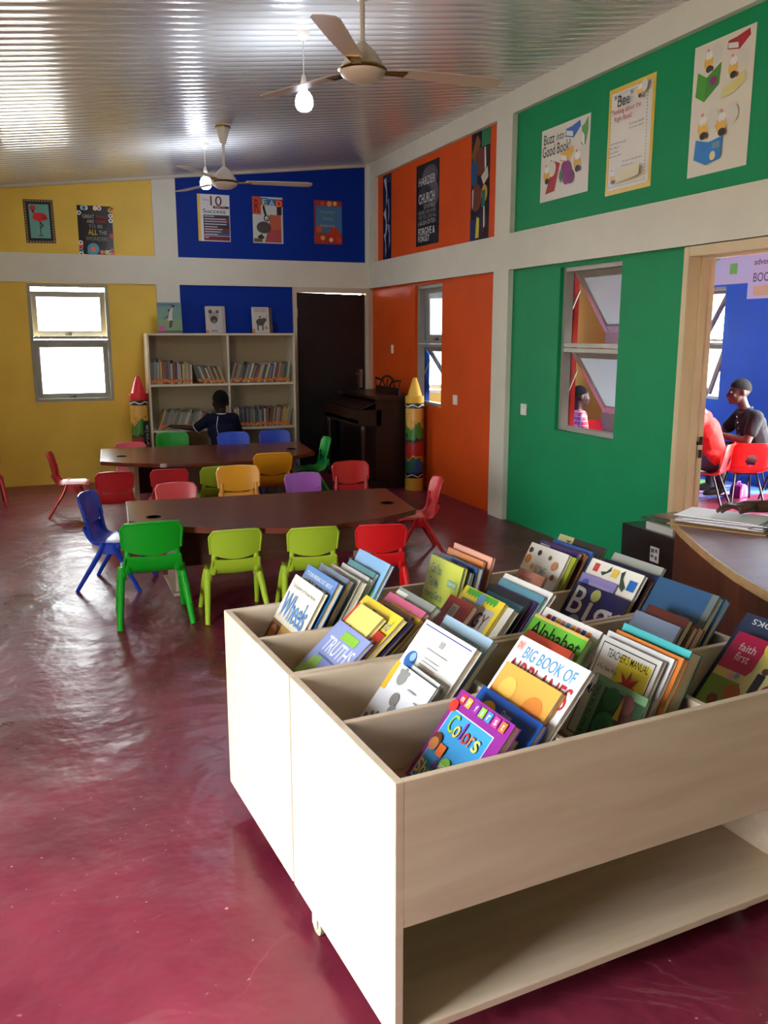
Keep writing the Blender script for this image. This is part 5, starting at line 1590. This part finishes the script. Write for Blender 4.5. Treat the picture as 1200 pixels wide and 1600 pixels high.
def person(label, loc, rz, J, skin, head, body_scale=1.0, shirt=None, trousers=None, hair='#15100e', shoes='#1c1a1a', voxel=.010, hands=None, sleeve=.6, eyes=True, collar=None):
    """J holds joints in figure space (facing +Y); head = (centre, yaw, pitch, scale)"""
    o = thing('person', label, 'person', loc, rz)
    k = body_scale
    V = lambda n: Vector(J[n])
    hc, hy, hp, hs = head
    hp_, P, R = head_prims(hc, hy, hp, hs)
    nk = V('neck')
    pel, ch = V('pelvis'), V('chest')
    body = list(hp_)
    body += [('c', nk, .052 * k, P(0, -.015, -.06), .050 * hs)]
    torso = [('c', pel + Vector((-.07 * k, 0, 0)), .105 * k, pel + Vector((.07 * k, 0, 0)), .105 * k), ('c', pel, .13 * k, ch, .135 * k), ('c', ch + Vector((-.06 * k, 0, .02 * k)), .115 * k, ch + Vector((.06 * k, 0, .02 * k)), .115 * k),
             ('c', V('shL'), .062 * k, V('shR'), .062 * k), ('c', ch, .11 * k, nk, .06 * k)]
    body += torso
    sl = []
    for s_ in 'LR':
        body += [('c', V('sh' + s_), .055 * k, V('el' + s_), .041 * k), ('c', V('el' + s_), .041 * k, V('wr' + s_), .028 * k)]
        up = V('sh' + s_).lerp(V('el' + s_), sleeve)
        sl += [('c', V('sh' + s_), .072 * k, up, .066 * k)]
        hd_ = V('wr' + s_); d = (hd_ - V('el' + s_)).normalized()
        if hands and s_ in hands:
            body += hands[s_]
        else:
            side = d.cross(Vector((0, 0, 1))).normalized()
            palm = hd_ + d * .045 * k
            body += [('c', hd_, .026 * k, palm + d * .03 * k, .026 * k), ('c', palm - side * .018 * k, .02 * k, palm + side * .018 * k + d * .02 * k, .02 * k)]
            for q, off in enumerate((-.027, -.009, .009, .027)):
                b0 = palm + d * .04 * k + side * off * k
                b1 = b0 + d * (.032 + .006 * (1 - abs(q - 1.5))) * k + Vector((0, 0, -.006 * k)); b2_ = b1 + d * .022 * k + Vector((0, 0, -.018 * k))
                body += [('c', b0, .0095 * k, b1, .009 * k), ('c', b1, .009 * k, b2_, .008 * k)]
            sg = 1 if s_ == 'L' else -1
            t0 = palm + side * .026 * sg * k - d * .015 * k
            body += [('c', t0, .012 * k, t0 + d * .03 * k + side * .022 * sg * k, .010 * k)]
    lg = []
    for s_ in 'LR':
        lg += [('c', V('hip' + s_), .088 * k, V('kn' + s_), .060 * k), ('c', V('kn' + s_), .058 * k, V('an' + s_), .038 * k)]
        f = V('toe' + s_)
        body += [('c', V('an' + s_) + Vector((0, 0, -.012)), .034 * k, f, .026 * k)]
    body += lg
    obj('body', blob(body, voxel), mat(skin, .5, .4), o)
    if shirt:
        inf = [('c', p[1], p[2] + .012, p[3], p[4] + .012) for p in torso[:4]] + [('c', ch, .12 * k, nk + (ch - nk) * .35, .085 * k)]
        sh = obj('shirt', blob(inf + sl, .011, 6), shirt if not isinstance(shirt, str) else mat(shirt, .85, .15, bump=(18, .35)), o)
        if collar:
            rr = []
            for i in range(15):
                a = PI * 2 * i / 14
                rr.append(nk + Vector((.062 * k * math.cos(a), .062 * k * math.sin(a) - .004, .012 + .012 * -math.sin(a))))
            MB().tube(rr, .012 * k, 6).build('collar', mat(collar, .85, .15), sh, smooth=60)
    if trousers:
        tr = [('c', p[1], p[2] + .012, p[3], p[4] + .010) for p in lg] + [('c', pel + Vector((-.07 * k, 0, -.02)), .112 * k, pel + Vector((.07 * k, 0, -.02)), .112 * k)]
        obj('trousers', blob(tr, .012, 5), mat(trousers, .85, .15, noise=(14, .15)), o)
    if shoes:
        for s_ in 'LR':
            a = V('an' + s_); f = V('toe' + s_)
            obj('shoe', blob([('c', a + Vector((0, 0, -.012)), .045 * k, f, .036 * k), ('c', a + (a - f) * .15 + Vector((0, 0, -.02)), .034 * k, f, .032 * k)], .009, 3), mat(shoes, .5), o)
    if hair:
        hair_cap(P, R, hs, o, hair)
    if eyes:
        for sx in (-1, 1):
            e = MB().lathe([(.009 * math.sin(PI * q / 8) * hs + 1e-4, -.009 * math.cos(PI * q / 8) * hs) for q in range(9)], 10)
            c = P(sx * .030, .081, .006)
            ey = e.build('eye', mat('#d8d0c4', .2), o, c, smooth=60)
            d_ = (R.to_3x3() @ Vector((0, .0075 * hs, 0)))
            MB().lathe([(.0055 * math.sin(PI * q / 6) * hs + 1e-4, -.0055 * math.cos(PI * q / 6) * hs) for q in range(7)], 8).build('pupil', mat('#120c0a', .15), ey, d_, smooth=60)
    return o


SK1, SK2 = '#3c2219', '#4a2b1e'
seat_legs = dict(hipL=(-.09, .02, .40), hipR=(.09, .02, .40), knL=(-.13, .42, .44), knR=(.13, .42, .44), anL=(-.13, .40, .075), anR=(.13, .40, .075), toeL=(-.14, .53, .03), toeR=(.14, .53, .03))
# man in the black polo shirt, in profile
J = dict(pelvis=(0, .0, .43), chest=(0, .10, .66), neck=(0, .17, .825), shL=(-.185, .13, .765), shR=(.185, .13, .765), elL=(-.235, .22, .545), wrL=(-.10, .45, .60), elR=(.22, .30, .56), wrR=(.06, .47, .61), **seat_legs)
man = person('man in a black polo shirt sitting in profile by the blue wall', (6.465, 6.57, 0), math.radians(68), J, SK1, ((0, .235, .995), 0, -.06, 1.04), 1.0, '#1d1d1f', '#3a3a3e', '#0d0a0a', voxel=.009, collar='#26262a')
for q in range(4):
    z = .76 - .055 * q
    MB().lathe([(.001, -.004), (.008, -.002), (.008, .002), (.001, .004)], 8).build('button', mat('#cfc8bc', .4), man, (-.035 + .0 * q, .255 - .012 * q, z), rot=(PI / 2, 0, 0))
# person in the red shirt, seen from behind
J = dict(pelvis=(0, .0, .42), chest=(0, .08, .66), neck=(0, .13, .83), shL=(-.165, .12, .775), shR=(.165, .12, .775), elL=(-.21, .28, .58), wrL=(-.08, .46, .56), elR=(.21, .28, .58), wrR=(.08, .46, .56), **seat_legs)
person('person in a red shirt seated with their back to us in the doorway', (5.715, 6.365, 0), math.radians(38), J, SK2, ((0, .185, .985), 0, -.05, 1.0), .98, '#d8322e', '#4c4c50', '#0d0a0a', voxel=.010, sleeve=.8)


def plaid():
    m = bpy.data.materials.new('pink_checked_cloth')
    m.use_nodes = True
    nt = m.node_tree; b = nt.nodes['Principled BSDF']; b.inputs['Roughness'].default_value = .85
    tc = nt.nodes.new('ShaderNodeTexCoord'); sx = nt.nodes.new('ShaderNodeSeparateXYZ'); nt.links.new(tc.outputs['Object'], sx.inputs[0])
    outs = []
    for ax in 'XZ':
        a = nt.nodes.new('ShaderNodeMath'); a.operation = 'MULTIPLY'; a.inputs[1].default_value = 22
        f = nt.nodes.new('ShaderNodeMath'); f.operation = 'FRACT'; g = nt.nodes.new('ShaderNodeMath'); g.operation = 'GREATER_THAN'; g.inputs[1].default_value = .8
        nt.links.new(sx.outputs[ax], a.inputs[0]); nt.links.new(a.outputs[0], f.inputs[0]); nt.links.new(f.outputs[0], g.inputs[0]); outs.append(g)
    mx_ = nt.nodes.new('ShaderNodeMath'); mx_.operation = 'MAXIMUM'
    nt.links.new(outs[0].outputs[0], mx_.inputs[0]); nt.links.new(outs[1].outputs[0], mx_.inputs[1])
    mc = nt.nodes.new('ShaderNodeMix'); mc.data_type = 'RGBA'; mc.inputs['A'].default_value = hexc('#d85a64'); mc.inputs['B'].default_value = hexc('#f0ccd0')
    nt.links.new(mx_.outputs[0], mc.inputs['Factor']); nt.links.new(mc.outputs['Result'], b.inputs['Base Color'])
    return m


kid_legs = dict(hipL=(-.06, .02, .29), hipR=(.06, .02, .29), knL=(-.08, .27, .30), knR=(.08, .27, .30), anL=(-.08, .26, .06), anR=(.08, .26, .06), toeL=(-.08, .35, .025), toeR=(.08, .35, .025))
J = dict(pelvis=(0, 0, .33), chest=(0, .03, .58), neck=(0, .05, .77), shL=(-.125, .04, .725), shR=(.125, .04, .725), elL=(-.17, .06, .56), wrL=(-.10, .22, .52), elR=(.17, .06, .56), wrR=(.10, .22, .52), **kid_legs)
person('child in a pink checked shirt seen through the green wall window', (5.07, 7.70, 0), math.radians(-100), J, SK1, ((0, .07, .91), 0, -.05, .92), .78, plaid(), '#3a4a6a', '#0d0a0a', voxel=.010, sleeve=.75)
fl = dict(hipL=(-.06, .02, .085), hipR=(.06, .02, .085), knL=(-.14, .24, .12), knR=(.14, .24, .12), anL=(-.05, .34, .05), anR=(.05, .30, .05), toeL=(-.01, .40, .03), toeR=(-.02, .36, .03))
J = dict(pelvis=(0, 0, .115), chest=(0, .02, .30), neck=(0, .03, .46), shL=(-.115, .03, .42), shR=(.115, .03, .42), elL=(-.16, .08, .28), wrL=(-.08, .22, .24), elR=(.16, .08, .28), wrR=(.08, .22, .24), **fl)
person('small child with short dark hair low in the green wall window', (5.42, 7.22, 0), math.radians(120), J, SK2, ((0, .05, .60), 0, .05, .92), .74, '#e0dcd8', '#5a4a6a', '#15100e', voxel=.010)

# boy kneeling at the bookcase
J = dict(pelvis=(0, -.02, .30), chest=(0, .01, .54), neck=(0, .02, .735), shL=(-.125, .01, .685), shR=(.125, .01, .685), elL=(-.25, .10, .585), wrL=(-.43, .20, .60), elR=(.19, .08, .52), wrR=(.12, .22, .50),
         hipL=(-.07, -.01, .26), hipR=(.07, -.01, .26), knL=(-.12, .20, .07), knR=(.11, .18, .07), anL=(-.10, -.12, .05), anR=(.10, -.12, .05), toeL=(-.10, -.20, .03), toeR=(.10, -.20, .03))
boy = person('boy in a navy sports shirt kneeling at the bookcase', (1.695, 8.99, 0), 0, J, '#2c1811', ((0, .035, .850), .15, .0, 1.04), .80, '#10142c', '#5a6a84', '#0b0808', shoes='#2a2a2c', voxel=.010, sleeve=.85)
PIP = mat('#c8ccd4', .7)
el, shd = Vector(J['elL']), Vector(J['shL'])
cuff = shd.lerp(el, .93); d = (el - shd).normalized(); s1 = d.orthogonal().normalized(); s2_ = d.cross(s1)
MB().tube([cuff + (s1 * math.cos(a * PI / 8) + s2_ * math.sin(a * PI / 8)) * .056 for a in range(17)], .004, 6).build('cuff_piping', PIP, boy)
MB().tube([Vector((-.05, -.075, .72)), Vector((-.075, -.115, .62)), Vector((-.06, -.135, .50))], .003, 6).build('back_piping', PIP, boy)
MB().tube([Vector((.055 * math.cos(a * PI / 8), .02 + .055 * math.sin(a * PI / 8), .738)) for a in range(17)], .005, 6).build('neck_piping', PIP, boy)

# person at the desk, only the right forearm and hand reach into the picture
dp_o = Vector((3.30, 2.28, 0)); rzd = math.radians(90)
inv = Matrix.Rotation(-rzd, 3, 'Z')
def loc_(p): return inv @ (Vector(p) - dp_o)
wr = loc_((2.848, 2.882, .814)); el_ = loc_((3.19, 2.76, .818))
d = (wr - el_).normalized(); side = d.cross(Vector((0, 0, 1))).normalized()   # right of the pointing direction
palm = wr + d * .05
hand = [('c', wr, .028, palm, .027), ('c', palm - side * .024, .019, palm + side * .022, .018), ('c', wr + d * .03 - side * .02, .02, palm + d * .038 - side * .03, .016), ('c', wr + d * .03 + side * .02, .02, palm + d * .036 + side * .028, .015), ('c', palm, .022, palm + d * .036, .017)]
for off, ln_ in ((-.031, .070), (-.011, .080), (.010, .074), (.029, .058)):
    b0 = palm + d * .038 + side * off + Vector((0, 0, .002))
    b1 = b0 + d * ln_ * .48 + Vector((0, 0, .004)); b2_ = b1 + d * ln_ * .34 + Vector((0, 0, -.010)); b3 = b2_ + d * ln_ * .24 + Vector((0, 0, -.014))
    hand += [('c', b0, .0105, b1, .0098), ('c', b1, .0098, b2_, .0088), ('c', b2_, .0088, b3, .0078)]
t0 = wr + d * .025 - side * .028
t1 = t0 + d * .038 - side * .030 + Vector((0, 0, -.004)); t2 = t1 + d * .034 - side * .008 + Vector((0, 0, -.008))
hand += [('c', t0, .015, t1, .0115), ('c', t1, .0115, t2, .0095)]
J = dict(pelvis=(0, 0, .55), chest=(0, .08, .82), neck=(0, .12, 1.03), shL=(-.18, .10, .965), shR=(.18, .10, .965), elL=(-.22, .20, .72), wrL=(-.10, .34, .80), elR=tuple(el_), wrR=tuple(wr),
         hipL=(-.09, .02, .50), hipR=(.09, .02, .50), knL=(-.12, .36, .52), knR=(.12, .36, .52), anL=(-.12, .30, .085), anR=(.12, .30, .085), toeL=(-.12, .43, .035), toeR=(.12, .43, .035))
person('person behind the curved desk resting a hand on the papers', dp_o, rzd, J, '#46291c', ((0, .16, 1.20), 0, 0, 1.0), 1.0, '#5a6a8a', '#2c2c34', '#0d0a0a', voxel=.0065, hands={'R': hand}, sleeve=.5)
st = thing('stool', 'plain wooden stool behind the curved desk', 'stool', (3.30, 2.27, 0))
MB().lathe([(.17, .40), (.175, .41), (.17, .43)], 20).build('seat', DESKM, st, smooth=40)
for k in range(4):
    a = PI / 4 + k * PI / 2
    MB().tube([(.11 * math.cos(a), .11 * math.sin(a), .40), (.15 * math.cos(a), .15 * math.sin(a), 0)], .014, 8).build('leg', DESKM, st)
